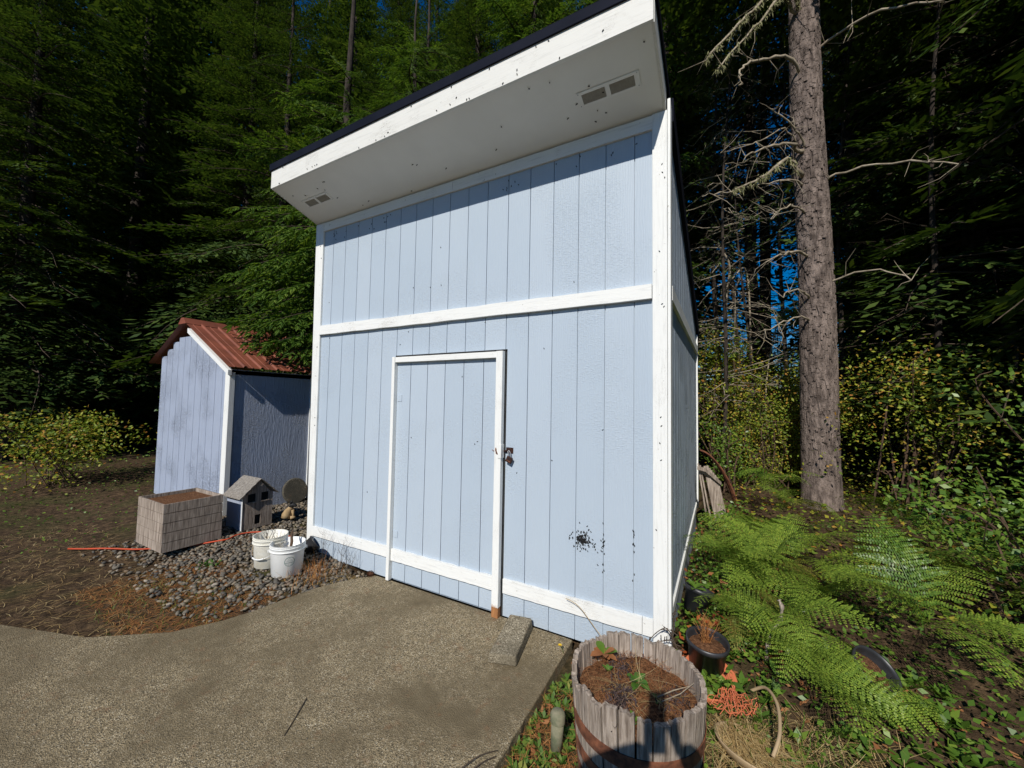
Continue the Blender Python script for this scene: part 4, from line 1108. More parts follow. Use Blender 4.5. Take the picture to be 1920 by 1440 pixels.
# the near ones at the left, sunlit
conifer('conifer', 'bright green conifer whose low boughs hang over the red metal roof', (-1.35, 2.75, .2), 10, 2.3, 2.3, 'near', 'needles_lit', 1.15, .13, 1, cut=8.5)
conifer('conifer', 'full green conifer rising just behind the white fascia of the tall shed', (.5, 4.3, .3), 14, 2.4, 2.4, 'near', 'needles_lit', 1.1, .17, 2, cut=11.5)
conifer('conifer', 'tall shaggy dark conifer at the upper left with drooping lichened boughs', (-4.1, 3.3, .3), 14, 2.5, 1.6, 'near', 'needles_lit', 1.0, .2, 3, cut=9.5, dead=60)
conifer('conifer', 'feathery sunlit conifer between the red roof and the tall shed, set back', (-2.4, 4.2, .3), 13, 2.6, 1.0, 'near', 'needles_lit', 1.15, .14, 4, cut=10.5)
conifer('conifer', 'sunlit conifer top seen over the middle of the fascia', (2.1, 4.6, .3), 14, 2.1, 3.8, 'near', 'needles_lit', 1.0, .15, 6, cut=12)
# overhanging bough cluster over the small shed roof: part of the first tree
t0 = [o for o in bpy.data.objects if o.name == 'conifer'][0]
parts = []; lm = MB()
for i, (bx, by, bz, a, ln, pt_) in enumerate(((-1.35, 2.7, 2.95, -1.93, 2.35, .02), (-1.35, 2.7, 3.0, -1.82, 2.3, .0), (-1.35, 2.7, 3.1, -2.04, 2.5, .0), (-1.35, 2.7, 2.8, -1.7, 2.1, .0), (-1.35, 2.7, 3.3, -2.15, 2.6, .02), (-1.35, 2.7, 3.45, -2.28, 2.7, .0), (-1.35, 2.7, 3.25, -2.1, 2.3, .02), (-1.35, 2.7, 3.1, -1.8, 2.0, -.04), (-1.35, 2.7, 3.35, -1.95, 2.3, .03), (-1.35, 2.7, 3.6, -2.15, 2.6, -.05), (-1.35, 2.7, 2.7, -1.62, 1.9, -.04), (-1.35, 2.7, 3.7, -2.38, 2.6, -.02), (-1.35, 2.7, 3.9, -2.0, 2.5, -.05), (-1.35, 2.7, 4.4, -2.2, 2.5, -.05), (-1.35, 2.7, 3.5, -1.75, 2.3, -.08), (-1.35, 2.7, 4.9, -1.9, 2.4, -.05), (-1.35, 2.7, 5.3, -2.3, 2.4, 0), (-1.35, 2.7, 3.35, -2.05, 2.5, -.02), (-1.35, 2.7, 4.1, -2.3, 2.7, 0), (-1.35, 2.7, 4.6, -2.05, 2.6, -.1))):
    (V, Q), pts = sprays('near')[i % 6]
    M_ = rotz(a)@roty(-pt_)@rotx(rnd.uniform(-.3, .3)); sc = ln/1.6
    parts.append(((V*sc)@M_.T+np.array([bx, by, bz]), Q)); lm.tube((np.array(pts)*sc)@M_.T+np.array([bx, by, bz]), np.linspace(.02, .004, len(pts)), 5, cap=False)
V, Q = merge(parts); o = fast_mesh('low_boughs', V, Q, 'needles_lit', t0); o['kind'] = 'stuff'; lm.build('limbs', 'twig_dark', t0)['kind'] = 'stuff'

# forest behind: three dark variants, copied with their parts
back = []
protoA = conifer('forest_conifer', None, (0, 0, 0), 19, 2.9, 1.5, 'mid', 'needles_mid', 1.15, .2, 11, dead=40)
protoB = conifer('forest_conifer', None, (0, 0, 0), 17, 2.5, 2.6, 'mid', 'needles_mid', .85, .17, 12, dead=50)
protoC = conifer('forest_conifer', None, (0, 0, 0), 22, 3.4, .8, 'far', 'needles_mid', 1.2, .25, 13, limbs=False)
protoD = conifer('forest_conifer', None, (0, 0, 0), 21, 2.7, 7.0, 'mid', 'needles_shaded', .65, .17, 14, dead=45)
spots = []
# (x, y, proto, scale)
L1 = [(-6.5, 3.2, 1, .85), (-5.6, 6.2, 0, .9), (-2.7, 6.8, 0, .95), (-.9, 8.2, 0, 1.0), (1.9, 7.6, 0, .9), (2.9, 6.4, 3, .8), (1.5, 9.6, 0, .9),
      (-9, 3.5, 0, 1), (-8.8, 7, 2, 1), (-5.5, 10, 2, 1), (-2.5, 11, 2, 1), (.5, 11.5, 2, 1), (2.6, 12, 2, 1.05), (-12.5, 2, 2, 1), (-12, 8, 2, 1.1), (-10.5, -.5, 0, .9), (-14, -4, 2, 1), (-9, 12, 2, 1.1),
      (4.66, 8.5, 3, 1.0), (5.10, 10.4, 3, 1.05), (2.6, 9.8, 3, .9), (6.3, 7.2, 3, 1.0), (7.1, 5.0, 0, .85), (9.0, 9.3, 0, .95), (7.6, 12, 3, 1.05), (9.0, 6.0, 2, 1.0), (8.0, 2.6, 1, .9), (9.5, 0.2, 2, .9), (9.8, 10.5, 2, 1), (11.5, 4, 2, 1.05), (8.2, 13.5, 2, 1), (12, -2.5, 0, 1),
      (.6, 14.5, 2, 1), (-6, 15, 2, 1.15), (-1, 16, 2, 1.15), (11.5, 19, 2, 1.15), (11.5, 15, 2, 1.15), (-13, 14, 2, 1.2), (-17, 5, 2, 1.2), (-18, -1, 2, 1.1), (14, 8, 2, 1.2), (15.5, 1, 2, 1.1)]
for i in range(40):
    a = math.radians(rnd.uniform(-80, 55)); d = rnd.uniform(22, 42)
    az = math.degrees(a)
    if -10 < az < 19.0: continue
    L1.append((4+math.sin(a)*d, -2.7+math.cos(a)*d, 2, rnd.uniform(1.2, 1.7)))
for i in range(9):   # low far trees under the blue gap
    L1.append((4.0+rnd.uniform(.2, 5.2), 30+rnd.uniform(0, 5), 2, rnd.uniform(.26, .36)))
protos = [protoA, protoB, protoC, protoD]; used = [False]*4
labs = {0: 'dark dense conifer in the forest behind the sheds', 1: 'open mid green conifer at the forest edge', 2: 'distant dark conifer deep in the forest', 3: 'tall bare lower trunk with dead twigs in the forest right of the shed'}
side = lambda x, y: 'beyond the red roof at the left' if x < -3.2 else ('behind the tall shed' if x < 3.4 else 'right of the tall shed')
for (x_, y_, k, s) in L1:
    o = protos[k] if not used[k] else copy_tree(protos[k])
    used[k] = True
    o.location = (x_, y_, G0(x_, y_)-.1); o.rotation_euler = (0, 0, rnd.uniform(0, 6.28)); o.scale = (s, s, s*rnd.uniform(.92, 1.1))
    far_ = math.hypot(x_-4, y_+2.7)
    band = 'nearest row' if far_ < 10 else ('second row' if far_ < 15 else ('third row' if far_ < 20 else 'far rows'))
    lab = {0: 'dark dense conifer', 1: 'open mid green conifer', 2: 'deep dark conifer', 3: 'conifer with bare twiggy lower trunk'}[k]
    o['label'] = f'{lab} {side(x_, y_)}, {band} of the forest'; o['category'] = 'tree'; o['group'] = f'{lab}s {side(x_, y_)}, {band}'

# big trunk at the right with pale dead branches
bt = thing('conifer', 'large rough barked conifer trunk at the right with pale dead branches', 'tree', (5.10, 3.72, .3))
TP = [(5.12, 3.76, -.2), (5.11, 3.72, .5), (5.10, 3.68, 1.2), (5.08, 3.57, 2.83), (5.05, 3.49, 3.88), (4.97, 3.35, 5.62), (4.95, 3.26, 7.0), (4.9, 3.2, 9.5), (4.9, 3.2, 13)]
TPs = spl(TP, 5); mb = MB()
kk = len(TPs); mb.tube(TPs, [(.215-.09*i/kk+.16*math.exp(-i/2.6))+rnd.uniform(-.006, .006) for i in range(kk)], 28)
mb.build('trunk', 'bark', bt, True)
# bark plates standing proud
mb = MB()
for i in range(3200):
    z = rnd.uniform(.3, 8.5); j = np.interp(z, TPs[:, 2], np.arange(kk)); c_ = TPs[int(j)]+(TPs[min(int(j)+1, kk-1)]-TPs[int(j)])*(j-int(j))
    R_ = .222-.09*j/kk; a = rnd.uniform(2.0, 6.0); d = np.array([math.cos(a), math.sin(a), 0]); s_ = np.array([-d[1], d[0], 0])
    h_ = rnd.uniform(.03, .10); w_ = rnd.uniform(.008, .022)
    mb.obox(c_+d*(R_+.001), s_*w_, d*rnd.uniform(.002, .007), s_*rnd.uniform(-.25, .25)*h_+np.array([0, 0, h_]))
mb.build('bark_plates', 'bark', bt)['kind'] = 'stuff'
BR = [[(4.76,2.99,6.09),(4.51,2.79,6.00),(4.33,2.62,5.89),(4.22,2.50,5.77),(4.20,2.43,5.59),(4.21,2.38,5.45)],
[(4.81,2.97,6.86),(4.50,2.74,6.74),(4.28,2.56,6.45),(4.08,2.40,6.17),(3.84,2.22,5.81)],
[(4.70,2.91,6.86),(4.60,2.80,6.70),(4.42,2.65,6.40),(4.19,2.47,6.04),(3.96,2.29,5.70)],
[(4.74,3.04,5.00),(4.56,2.87,4.91),(4.38,2.71,4.81),(4.25,2.58,4.71)],
[(4.74,3.05,4.79),(4.56,2.89,4.64),(4.35,2.71,4.44),(4.12,2.53,4.30)],
[(4.75,3.07,4.55),(4.50,2.86,4.46),(4.26,2.67,4.36),(3.98,2.45,4.26),(3.78,2.33,4.21)],
[(4.77,3.10,4.22),(4.64,2.96,4.12),(4.52,2.83,3.97)],
[(4.83,3.16,3.64),(4.67,3.00,3.59),(4.46,2.83,3.46)],
[(4.85,3.20,3.15),(4.72,3.06,3.11),(4.63,2.94,3.04)],
[(4.82,3.20,2.81),(4.60,3.02,2.70),(4.42,2.86,2.61)],
[(4.85,3.09,5.14),(4.74,2.95,5.20),(4.61,2.81,5.26),(4.49,2.68,5.31)],
[(4.69,3.00,5.19),(4.44,2.81,4.99),(4.21,2.61,4.86),(3.98,2.43,4.72)],
[(5.2,3.2,6.3),(5.6,2.9,6.2),(6.0,2.7,5.9)], [(5.25,3.3,4.6),(5.7,3.1,4.5),(6.1,2.8,4.2)], [(5.25,3.4,3.3),(5.6,3.2,3.3),(5.8,3.0,3.1)]]
RADS = [.022, .026, .022, .024, .026, .013, .013, .020, .014, .013, .014, .010, .02, .018, .015]
for i, (P, R0) in enumerate(zip(BR, RADS)):
    base = np.array(P[0]); zt = base[2]+.05
    j = int(np.interp(zt, TPs[:, 2], np.arange(kk))); tc_ = TPs[j]
    P = [tuple(tc_*.6+base*.4)]+P
    S_ = spl(P, 4); n_ = len(S_)
    S_ = S_+np.random.default_rng(i).normal(0, .010, S_.shape)
    mb = MB(); mb.tube(S_, [R0*(1-.65*k/n_)*rnd.uniform(.85, 1.15) for k in range(n_)], 8)
    for k in range(rnd.randint(6, 13)):
        q = S_[rnd.randrange(3, n_)]; d2 = unit(np.array([rnd.gauss(0, .7), rnd.gauss(0, .5), rnd.gauss(-.25, .6)])); l2 = rnd.uniform(.08, .42)
        d3 = unit(d2+np.array([rnd.gauss(0, .4), rnd.gauss(0, .4), rnd.gauss(0, .4)]))
        mb.tube([q, q+d2*l2*.5, q+d2*l2*.5+d3*l2*.5], [.005, .0035, .0012], 4, cap=False)
    o = mb.build('dead_branch', 'twig_pale', bt, True)
    if i in (1, 2, 4):   # lichen beards
        n = 420; q = S_[rng.integers(2, n_, n)]+rng.normal(0, .016, (n, 3)); D_ = unit(rng.normal(0, .35, (n, 3))+[0, 0, -1])
        l_ = fast_mesh('lichen', *kites(q, D_, side_of(D_), rng.uniform(.03, .09, n), .012), 'lichen', o); l_['kind'] = 'stuff'
(Vn, Qn), _ = sprays('mid')[0]
parts = []
for z in np.arange(7.6, 12.8, .3):
    for k in range(5):
        a = rnd.uniform(0, 6.28); (V, Q), _ = sprays('mid')[rnd.randrange(5)]; parts.append(((V*1.3)@(rotz(a)@roty(.1)).T+np.array([4.92, 3.2, z]), Q))
V, Q = merge(parts); fast_mesh('crown', V, Q, 'needles_mid', bt)['kind'] = 'stuff'

# thin dead saplings in the blue gap
def pole(P, R, label, mat='twig_pale', twigs=8, seed=1, name='dead_sapling'):
    q = random.Random(seed); t = thing(name, label, 'dead tree', P[0]); S_ = spl(P, 5); n_ = len(S_)
    mb = MB(); mb.tube(S_, [R*(1-.6*k/n_) for k in range(n_)], 7); mb.build('trunk', mat, t, True)
    mb = MB()
    for k in range(twigs):
        p_ = S_[q.randrange(2, n_)]; d = unit(np.array([q.gauss(0, 1), q.gauss(0, .6), q.gauss(.1, .5)])); l = q.uniform(.15, .7)
        mb.tube([p_, p_+d*l*.5+[0, 0, q.gauss(0, .03)], p_+d*l+[0, 0, q.gauss(0, .06)]], [R*.3, R*.2, R*.07], 4, cap=False)
    mb.build('twigs', mat, t)['kind'] = 'stuff'
    return t
pole([(4.04, 5.28, .4), (4.04, 5.28, 2.87), (4.06, 5.25, 3.65), (4.12, 5.25, 4.24), (3.95, 5.14, 4.61)], .035, 'bent pale dead sapling standing in the blue gap right of the shed', seed=1, twigs=10)
pole([(4.50, 5.45, .4), (4.45, 5.44, 2.6), (4.39, 5.41, 4.15), (4.13, 5.27, 3.99), (3.83, 5.12, 3.81), (3.60, 5.01, 3.49)], .018, 'thin pale sapling bowed over to the left behind the shed corner', seed=2, twigs=9)
pole([(4.19, 5.37, .4), (4.19, 5.37, 2.87), (4.20, 5.34, 3.36), (4.21, 5.32, 3.89)], .014, 'short straight silvery dead stem in the blue gap', seed=3, twigs=8)
pole([(4.75, 5.2, .4), (4.62, 5.0, 1.8), (4.75, 4.9, 2.9), (4.9, 4.8, 3.3)], .016, 'slanting pale dead stem above the yellow leaved thicket', seed=4, twigs=12)
# tangle of dead lower twigs filling the right side: attached to thin dark understorey poles
for i, (x_, y_, R_, H_) in enumerate(((3.95, 4.4, .04, 7.5), (4.3, 6.6, .05, 9), (5.6, 5.4, .05, 8), (3.9, 6.0, .06, 10), (6.3, 4.2, .05, 8), (4.45, 4.9, .03, 6.5), (5.9, 7.4, .07, 11), (5.0, 6.3, .045, 9.5))):
    q = random.Random(70+i); b = (x_, y_, G0(x_, y_)-.1)
    t = thing('understorey_tree', ['slim', 'crooked', 'leaning', 'straight', 'thin', 'spindly', 'stout', 'lichened'][i]+' dark understorey tree full of dead twigs, '+['beside the rear shed corner', 'under the blue gap', 'left of the big trunk', 'behind the shed edge', 'right of the big trunk', 'just left of the bent sapling', 'behind the thicket', 'in front of the bare forest trunks'][i], 'dead tree', b)
    lx, ly = q.gauss(0, .25), q.gauss(0, .25)
    ax_ = lambda z: np.array([x_+lx*z/H_+.05*math.sin(z), y_+ly*z/H_, b[2]+z])
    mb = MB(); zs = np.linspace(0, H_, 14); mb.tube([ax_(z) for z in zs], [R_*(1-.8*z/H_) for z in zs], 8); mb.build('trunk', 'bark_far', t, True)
    mb = MB(); Cc = []; Dd = []
    for k in range(45 if i in (1, 5, 7) else 90):
        z = q.uniform(1.2, H_); a = q.uniform(0, 6.28); l = q.uniform(.35, 1.5)*(1-.4*z/H_); p_ = ax_(z)
        d = np.array([math.cos(a), math.sin(a), q.gauss(-.02, .22)])
        P = [p_, p_+d*l*.4+[0, 0, q.gauss(0, .03)], p_+d*l*.75+np.array([q.gauss(0, .06), q.gauss(0, .06), q.gauss(-.04, .06)]), p_+d*l+np.array([q.gauss(0, .1), q.gauss(0, .1), q.gauss(-.10, .08)])]
        mb.tube(P, [.009, .006, .004, .0012], 4, cap=False)
        for j in range(6):
            s = P[1]+(P[3]-P[1])*q.random(); d2 = unit(np.array(d)+[q.gauss(0, .8), q.gauss(0, .8), q.gauss(-.1, .5)]); l2 = q.uniform(.06, .3)
            mb.tube([s, s+d2*l2], [.003, .001], 3, cap=False)
            if q.random() < .5*(z > 2.2)*(i not in (1, 5, 7)):
                for _ in range(7): Cc.append(s+d2*l2*q.random()+[q.gauss(0, .03), q.gauss(0, .03), q.gauss(0, .02)]); Dd.append(d2+[q.gauss(0, .6), q.gauss(0, .6), q.gauss(-.2, .3)])
    mb.build('dead_twigs', ('twig_pale', 'twig_dark', 'twig_dark')[i % 3], t)['kind'] = 'stuff'
    if Cc:
        D_ = unit(Dd); fast_mesh('needles', *kites(np.array(Cc), D_, side_of(D_), .07, .02), 'needles_mid', t)['kind'] = 'stuff'

# ------------------------------------------------------------------ shrubs
def shrub(name, label, c, rx, ry, h, n, mat, leaf=(.03, .06), stems=14, seed=1, clumps=30, z_lo=.15, parent_kind='shrub', smat='stem_brown'):
    r = np.random.default_rng(seed); t = thing(name, label, parent_kind, c)
    cx, cy, cz = c
    cl_ = np.stack([cx+r.normal(0, rx*.5, clumps), cy+r.normal(0, ry*.5, clumps), cz+h*(z_lo+(1-z_lo)*r.beta(1.6, 1.2, clumps))], 1)
    k = r.integers(0, clumps, n); C = cl_[k]+r.normal(0, 1, (n, 3))*np.array([rx*.22, ry*.22, h*.09])
    D_ = unit(r.normal(0, 1, (n, 3))*[1, 1, .5]+[0, -.15, -.35]); N_ = unit(r.normal(0, .55, (n, 3))+[0, -.4, .8]); S_ = unit(np.cross(D_, N_))
    o = fast_mesh('leaves', *kites(C, D_, S_, r.uniform(leaf[0], leaf[1], n), r.uniform(leaf[0], leaf[1], n)*.62), mat, t); o['kind'] = 'stuff'
    mb = MB()
    for i in range(stems):
        e = cl_[r.integers(0, clumps)]; b = np.array([cx+r.normal(0, rx*.25), cy+r.normal(0, ry*.25), cz-.05])
        mid = (b+e)/2+r.normal(0, .08, 3)+[0, 0, .1*h]
        mb.tube(spl([tuple(b), tuple(mid), tuple(e), tuple(e+r.normal(0, .12, 3)+[0, 0, .08])], 4), np.linspace(.011, .0025, 13), 4, cap=False)
    mb.build('stems', smat, t)['kind'] = 'stuff'
    return t
g_ = lambda x, y: (x, y, G0(x, y)-.02)
shrub('shrub', 'tall shrub of orange tinged yellow green leaves touching the rear shed corner', g_(4.0, 5.0), .55, .6, 2.45, 3800, 'leaf_autumn', (.035, .075), 18, 1, 40, .25)
shrub('shrub', 'yellow green thicket with red brown leaves below the blue gap', g_(4.85, 5.3), .75, .6, 2.0, 5000, 'leaf_autumn', (.035, .07), 22, 2, 46, .1)
shrub('shrub', 'dense yellow leaved thicket left of the big trunk base', g_(5.05, 4.45), .65, .4, 1.75, 6000, 'leaf_autumn', (.03, .06), 20, 3, 50, .05)
shrub('shrub', 'fine leaved green shrub in front of the yellow thicket', g_(4.55, 4.2), .55, .3, 1.3, 4200, 'leaf_autumn', (.02, .045), 20, 4, 40, .05)
shrub('shrub', 'small green shrub behind the leaning weathered boards', g_(4.02, 3.7), .28, .35, 1.05, 1000, 'leaf_green', (.025, .05), 10, 5, 24, .1)
shrub('shrub', 'bushy mixed green and yellow shrub right of the big trunk', g_(6.0, 3.6), .7, .6, 1.9, 3600, 'leaf_autumn', (.03, .06), 20, 6, 50, .05)
shrub('shrub', 'dark green shrub at the far right of the clearing', g_(6.9, 2.2), .8, .7, 1.5, 3600, 'leaf_green', (.03, .06), 20, 7, 50, .05)
shrub('shrub', 'low glossy shrub at the right behind the ferns', g_(5.9, 1.2), .6, .6, .9, 2600, 'leaf_green', (.03, .06), 20, 8, 40, .05)
shrub('shrub', 'tall leafy shrub deeper in the forest under the blue gap', g_(4.3, 7.4), .9, .6, 2.0, 3000, 'leaf_green', (.04, .08), 20, 9, 50, .1)
shrub('shrub', 'broad dark shrub behind the yellow thicket', g_(6.0, 6.2), 1.1, .6, 2.4, 3600, 'leaf_green', (.04, .08), 20, 10, 50, .1)
shrub('shrub', 'leafy shrub behind the red roofed shed at the far left', g_(-5.6, 1.6), .9, .8, 1.8, 3600, 'leaf_green', (.04, .07), 20, 11, 50, .05)
shrub('shrub', 'low shrub at the left margin in front of the forest', g_(-6.2, -.6), 1.1, .8, 1.2, 3600, 'leaf_autumn', (.04, .07), 20, 12, 50, .05)
shrub('shrub', 'green brush filling the gap behind the small shed', g_(-3.2, 2.6), 1.2, .4, 1.5, 3000, 'leaf_green', (.04, .07), 20, 13, 50, .05)

# ------------------------------------------------------------------ ferns
def frond_mesh(seed, L=.62, mat='fern_green', el0=1.2, curl=1.75, npin=17, wmax=.27):
    r = np.random.default_rng(seed)
    n = 30; ts = np.linspace(0, 1, n); el = el0-curl*ts**.9
    seg = L/(n-1); X = np.concatenate([[0], np.cumsum(np.cos(el[:-1])*seg)]); Zz = np.concatenate([[0], np.cumsum(np.sin(el[:-1])*seg)])
    A = np.stack([X, .03*L*np.sin(ts*3+seed), Zz], 1)
    T = unit(np.gradient(A, axis=0)); C, D, S, LL, WW = [], [], [], [], []
    Vr, Qr = [], []
    for i in range(npin):
        t = .12+.87*(i/(npin-1))**.9; j = t*(n-1); k = int(j); p_ = A[k]+(A[min(k+1, n-1)]-A[k])*(j-k); tg = T[k]
        prof = wmax*L*min(1, ((t-.10)/.25)**.6)*(1-(max(0, t-.16)/.86)**2.2)+.012
        for s in (-1, 1):
            d = unit(tg*.35+np.array([0, s*1.0, 0])+np.array([0, 0, r.normal(-.12, .08)])); l = prof*r.uniform(.9, 1.08)
            m_ = max(2, int(l/.0125))
            nrm = np.cross(tg, np.array([0, 1, 0])); 
            for q in range(m_):
                f = (q+.5)/m_; c_ = p_+d*l*f+np.array([0, 0, -.18*l*f*f])
                pl_ = .030*(1-f)**.7*(l/(wmax*L))**.5+.006
                for s2 in (-1, 1):
                    dd = unit(d*.45+s2*tg*.9+np.array([0, 0, r.normal(-.05, .1)]))
                    C.append(c_); D.append(dd); S.append(unit(np.cross(dd, nrm+r.normal(0, .12, 3)))); LL.append(pl_*r.uniform(.85, 1.15)*.72); WW.append(.0105)
            C.append(p_+d*l*.92+np.array([0, 0, -.15*l])); D.append(d); S.append(unit(np.cross(d, nrm))); LL.append(.02); WW.append(.007)
            # midrib of the pinna
            C.append(p_); D.append(unit(d+np.array([0, 0, -.09]))); S.append(unit(np.cross(d, nrm))); LL.append(l*.98); WW.append(.003)
    V, Q = kites(np.array(C), np.array(D), np.array(S), np.array(LL), np.array(WW))
    # rachis as ribbon
    Sv = np.array([0, 1, 0.]); b = len(V); w_ = np.linspace(.0035, .001, n)[:, None]
    R_ = np.concatenate([A+Sv*w_, A-Sv*w_]); Qr = np.array([[b+i, b+n+i, b+n+i+1, b+i+1] for i in range(n-1)])
    V = np.concatenate([V, R_]); Q = np.concatenate([Q, Qr])
    o = fast_mesh('frond', V, Q, mat); me = o.data; bpy.data.objects.remove(o); return me
FM = [frond_mesh(1), frond_mesh(2, .55, el0=1.0, curl=1.9), frond_mesh(3, .68, el0=1.3, curl=1.9), frond_mesh(4, .6, el0=.9, curl=1.4), frond_mesh(5, .5, 'fern_old', .8, 1.9), frond_mesh(6, .66, 'leaf_green', 1.25, 1.6, wmax=.30)]
def fern(label, x, y, n, s, seed, z=None, az=None, spread=6.28, up=.05):
    q = random.Random(seed); z = G0(x, y) if z is None else z
    t = thing('fern', label, 'fern', (x, y, z), 'ferns right of the shed')
    n = max(6, int(n*.72))
    for i in range(n):
        a = (az if az is not None else 0)+spread*(i+.5)/n-spread/2+q.gauss(0, .2)
        me = FM[q.choice((0, 1, 2, 3, 3, 2, 4, 5) if i else (0,))]
        o = bpy.data.objects.new('frond', me); COL.objects.link(o); o.parent = t
        o.location = (q.gauss(0, .02), q.gauss(0, .02), q.uniform(0, up)); o.rotation_euler = (q.gauss(0, .38), q.gauss(0, .22), a); k = s*q.uniform(.75, 1.15); o.scale = (k, k, k)
FL = [('large lush fern spreading over the pots at the right shed wall', 4.12, .78, 12, 1.0, 1, .36), ('broad fern in the centre of the fern bed', 4.32, 1.02, 11, 1.05, 2, .36),
      ('fern with fronds hanging down toward the orange netting', 4.28, .42, 10, .85, 3, .26), ('fern at the right edge of the fern bed', 4.58, .72, 12, 1.0, 4, .34),
      ('fern close to the shed wall behind the front pots', 4.08, 1.32, 9, .8, 5, .36), ('fern below the leaning boards', 4.28, 1.65, 11, .9, 6, .38),
      ('fern behind the driftwood stick', 4.52, 1.35, 11, 1.0, 7, .36), ('high arching fern in front of the yellow thicket', 4.55, 2.9, 9, 1.0, 8, .78),
      ('second arching fern at the edge of the dark hollow', 4.62, 2.3, 10, 1.0, 9, .62), ('fern at the far right below the big trunk', 5.55, 2.1, 12, 1.1, 10, .55),
      ('low fern between the two black pots', 4.10, .28, 9, .72, 14, .26), ('fern arching over the driftwood stick', 4.42, .10, 11, .9, 15, .22), ('drooping fern above the tan saucer', 4.55, -.12, 9, .8, 16, .16),
      ('fern in the right margin beside the clearing', 5.2, 1.3, 12, 1.1, 11, .5), ('small fern at the right margin near the tan saucer', 5.0, .45, 11, .95, 12, .42), ('fern far right near the low glossy shrub', 5.9, .5, 12, 1.1, 13, .5)]
for lb, x_, y_, n_, s_, sd, zz in FL: fern(lb, x_, y_, n_, s_, sd, zz)

# ------------------------------------------------------------------ ground cover at the right
def cover(name, label, n, fn, mat, l0, l1, zmax, seed, wf=.6, cat=None, up=.7):
    r = np.random.default_rng(seed); P = fn(n, r); P[:, 2] += r.uniform(.005, 1, n)**1.5*zmax
    D_ = unit(r.normal(0, 1, (n, 3))*[1, 1, .35]); N_ = unit(r.normal(0, .5, (n, 3))+[0, -.1, up]); S_ = unit(np.cross(D_, N_)); ll = r.uniform(l0, l1, n)
    o = fast_mesh(name, *kites(P, D_, S_, ll, ll*wf, lift=.15), mat); tag(o, label, cat, kind='stuff')
    return o
def region(x0, x1, y0, y1):
    def fn(n, r):
        x = r.uniform(x0, x1, n); y = r.uniform(y0, y1, n); k = ~((x > 3.0) & (x < 3.70) & (y > -.02) & (y < 3.2)) & ~((np.hypot(x-3.64, y+.78) < .28)); x[~k] = r.uniform(3.95, max(x1, 3.96), (~k).sum())
        return np.stack([x, y, gh(x, y)], 1)
    return fn
cover('ground_cover', 'small green leaves creeping along the right shed wall', 2600, region(3.70, 4.25, .1, 3.0), 'leaf_green', .025, .055, .16, 71)
cover('ground_cover', 'mixed green and yellow ground cover right of the barrel', 3600, region(3.85, 5.6, -1.2, 1.2), 'leaf_green', .02, .05, .11, 72)
cover('ground_cover', 'ground cover of mixed leaves deep at the right', 6500, region(4.1, 8.5, .8, 6.5), 'leaf_autumn', .03, .065, .16, 73)
cover('ground_cover', 'low green weeds between pad and barrel', 420, rect(3.07, 3.42, -1.75, -.62), 'grass_green', .015, .04, .06, 74, .4)
cover('dead_leaves', 'rusty dead leaves scattered by the right shed wall', 420, region(3.70, 4.4, -.1, 2.9), 'leaf_dead', .03, .07, .15, 75, .5)
cover('dead_leaves', 'brown dead leaves scattered around the barrel', 900, region(3.08, 5.2, -1.9, .3), 'leaf_dead', .02, .05, .03, 76, .5)
cover('red_leaves', 'bright red and orange leaves low at the shed corner', 60, blob(3.80, .02, .07, .12), 'leaf_red', .04, .07, .10, 77, .6)
cover('red_leaves', 'red leaves among the ground cover beside the black pot', 24, blob(3.86, .24, .06, .05), 'leaf_red', .04, .07, .16, 78, .6)
cover('ground_cover', 'low weeds scattered over the dirt at the far left', 2600, rect(-9, -2.3, -2.6, 2.0), 'leaf_green', .02, .05, .07, 96)
cover('ground_cover', 'leafy forest plants beyond the left gravel', 5000, region(-9, -2.2, 1.6, 5.0), 'leaf_green', .03, .07, .2, 79)
cover('ground_cover', 'green leaves under the far forest', 5000, region(-9, 9, 5.0, 12.0), 'leaf_green', .06, .12, .4, 80)
ribbons(2600, rect(3.92, 4.7, -1.5, -.15), .10, .30, .0035, .75, 'straw', 'dry_grass', 'tangled pale dry grass right of the barrel', 'grass', up=.5, seed=81)
ribbons(500, blob(4.10, -.50, .08, .08, .055), .08, .22, .0035, .6, 'straw', 'dry_grass', 'dry grass matted over the tan saucer', 'grass', up=.3, seed=86)
cover('ground_cover', 'leaves growing up round the front black pot', 160, blob(3.92, -.17, .07, .035), 'leaf_green', .03, .06, .13, 87)
cover('ground_cover', 'leaves hiding the base of the pot by the wall', 120, blob(3.84, .36, .07, .03), 'leaf_green', .03, .055, .12, 88)
ribbons(420, rect(3.90, 4.5, -1.4, -.2), .12, .30, .006, .55, 'grass_green', 'grass', 'long green grass blades arching beside the barrel', 'grass', up=1.0, seed=82)
ribbons(1700, rect(3.05, 3.42, -2.0, -.45), .05, .20, .003, .7, 'straw_red', 'dry_grass', 'dry grass strands between the pad and the barrel', 'grass', up=.4, seed=83)
ribbons(420, rect(3.06, 3.40, -2.0, -1.0), .05, .12, .006, .3, 'grass_green', 'grass', 'green weeds at the bottom edge beside the pad', 'grass', up=.9, seed=84)
ribbons(500, rect(3.75, 4.5, .1, 2.4), .08, .22, .003, .8, 'straw_red', 'dry_grass', 'reddish dead stalks between the ferns', 'grass', up=.5, seed=85)
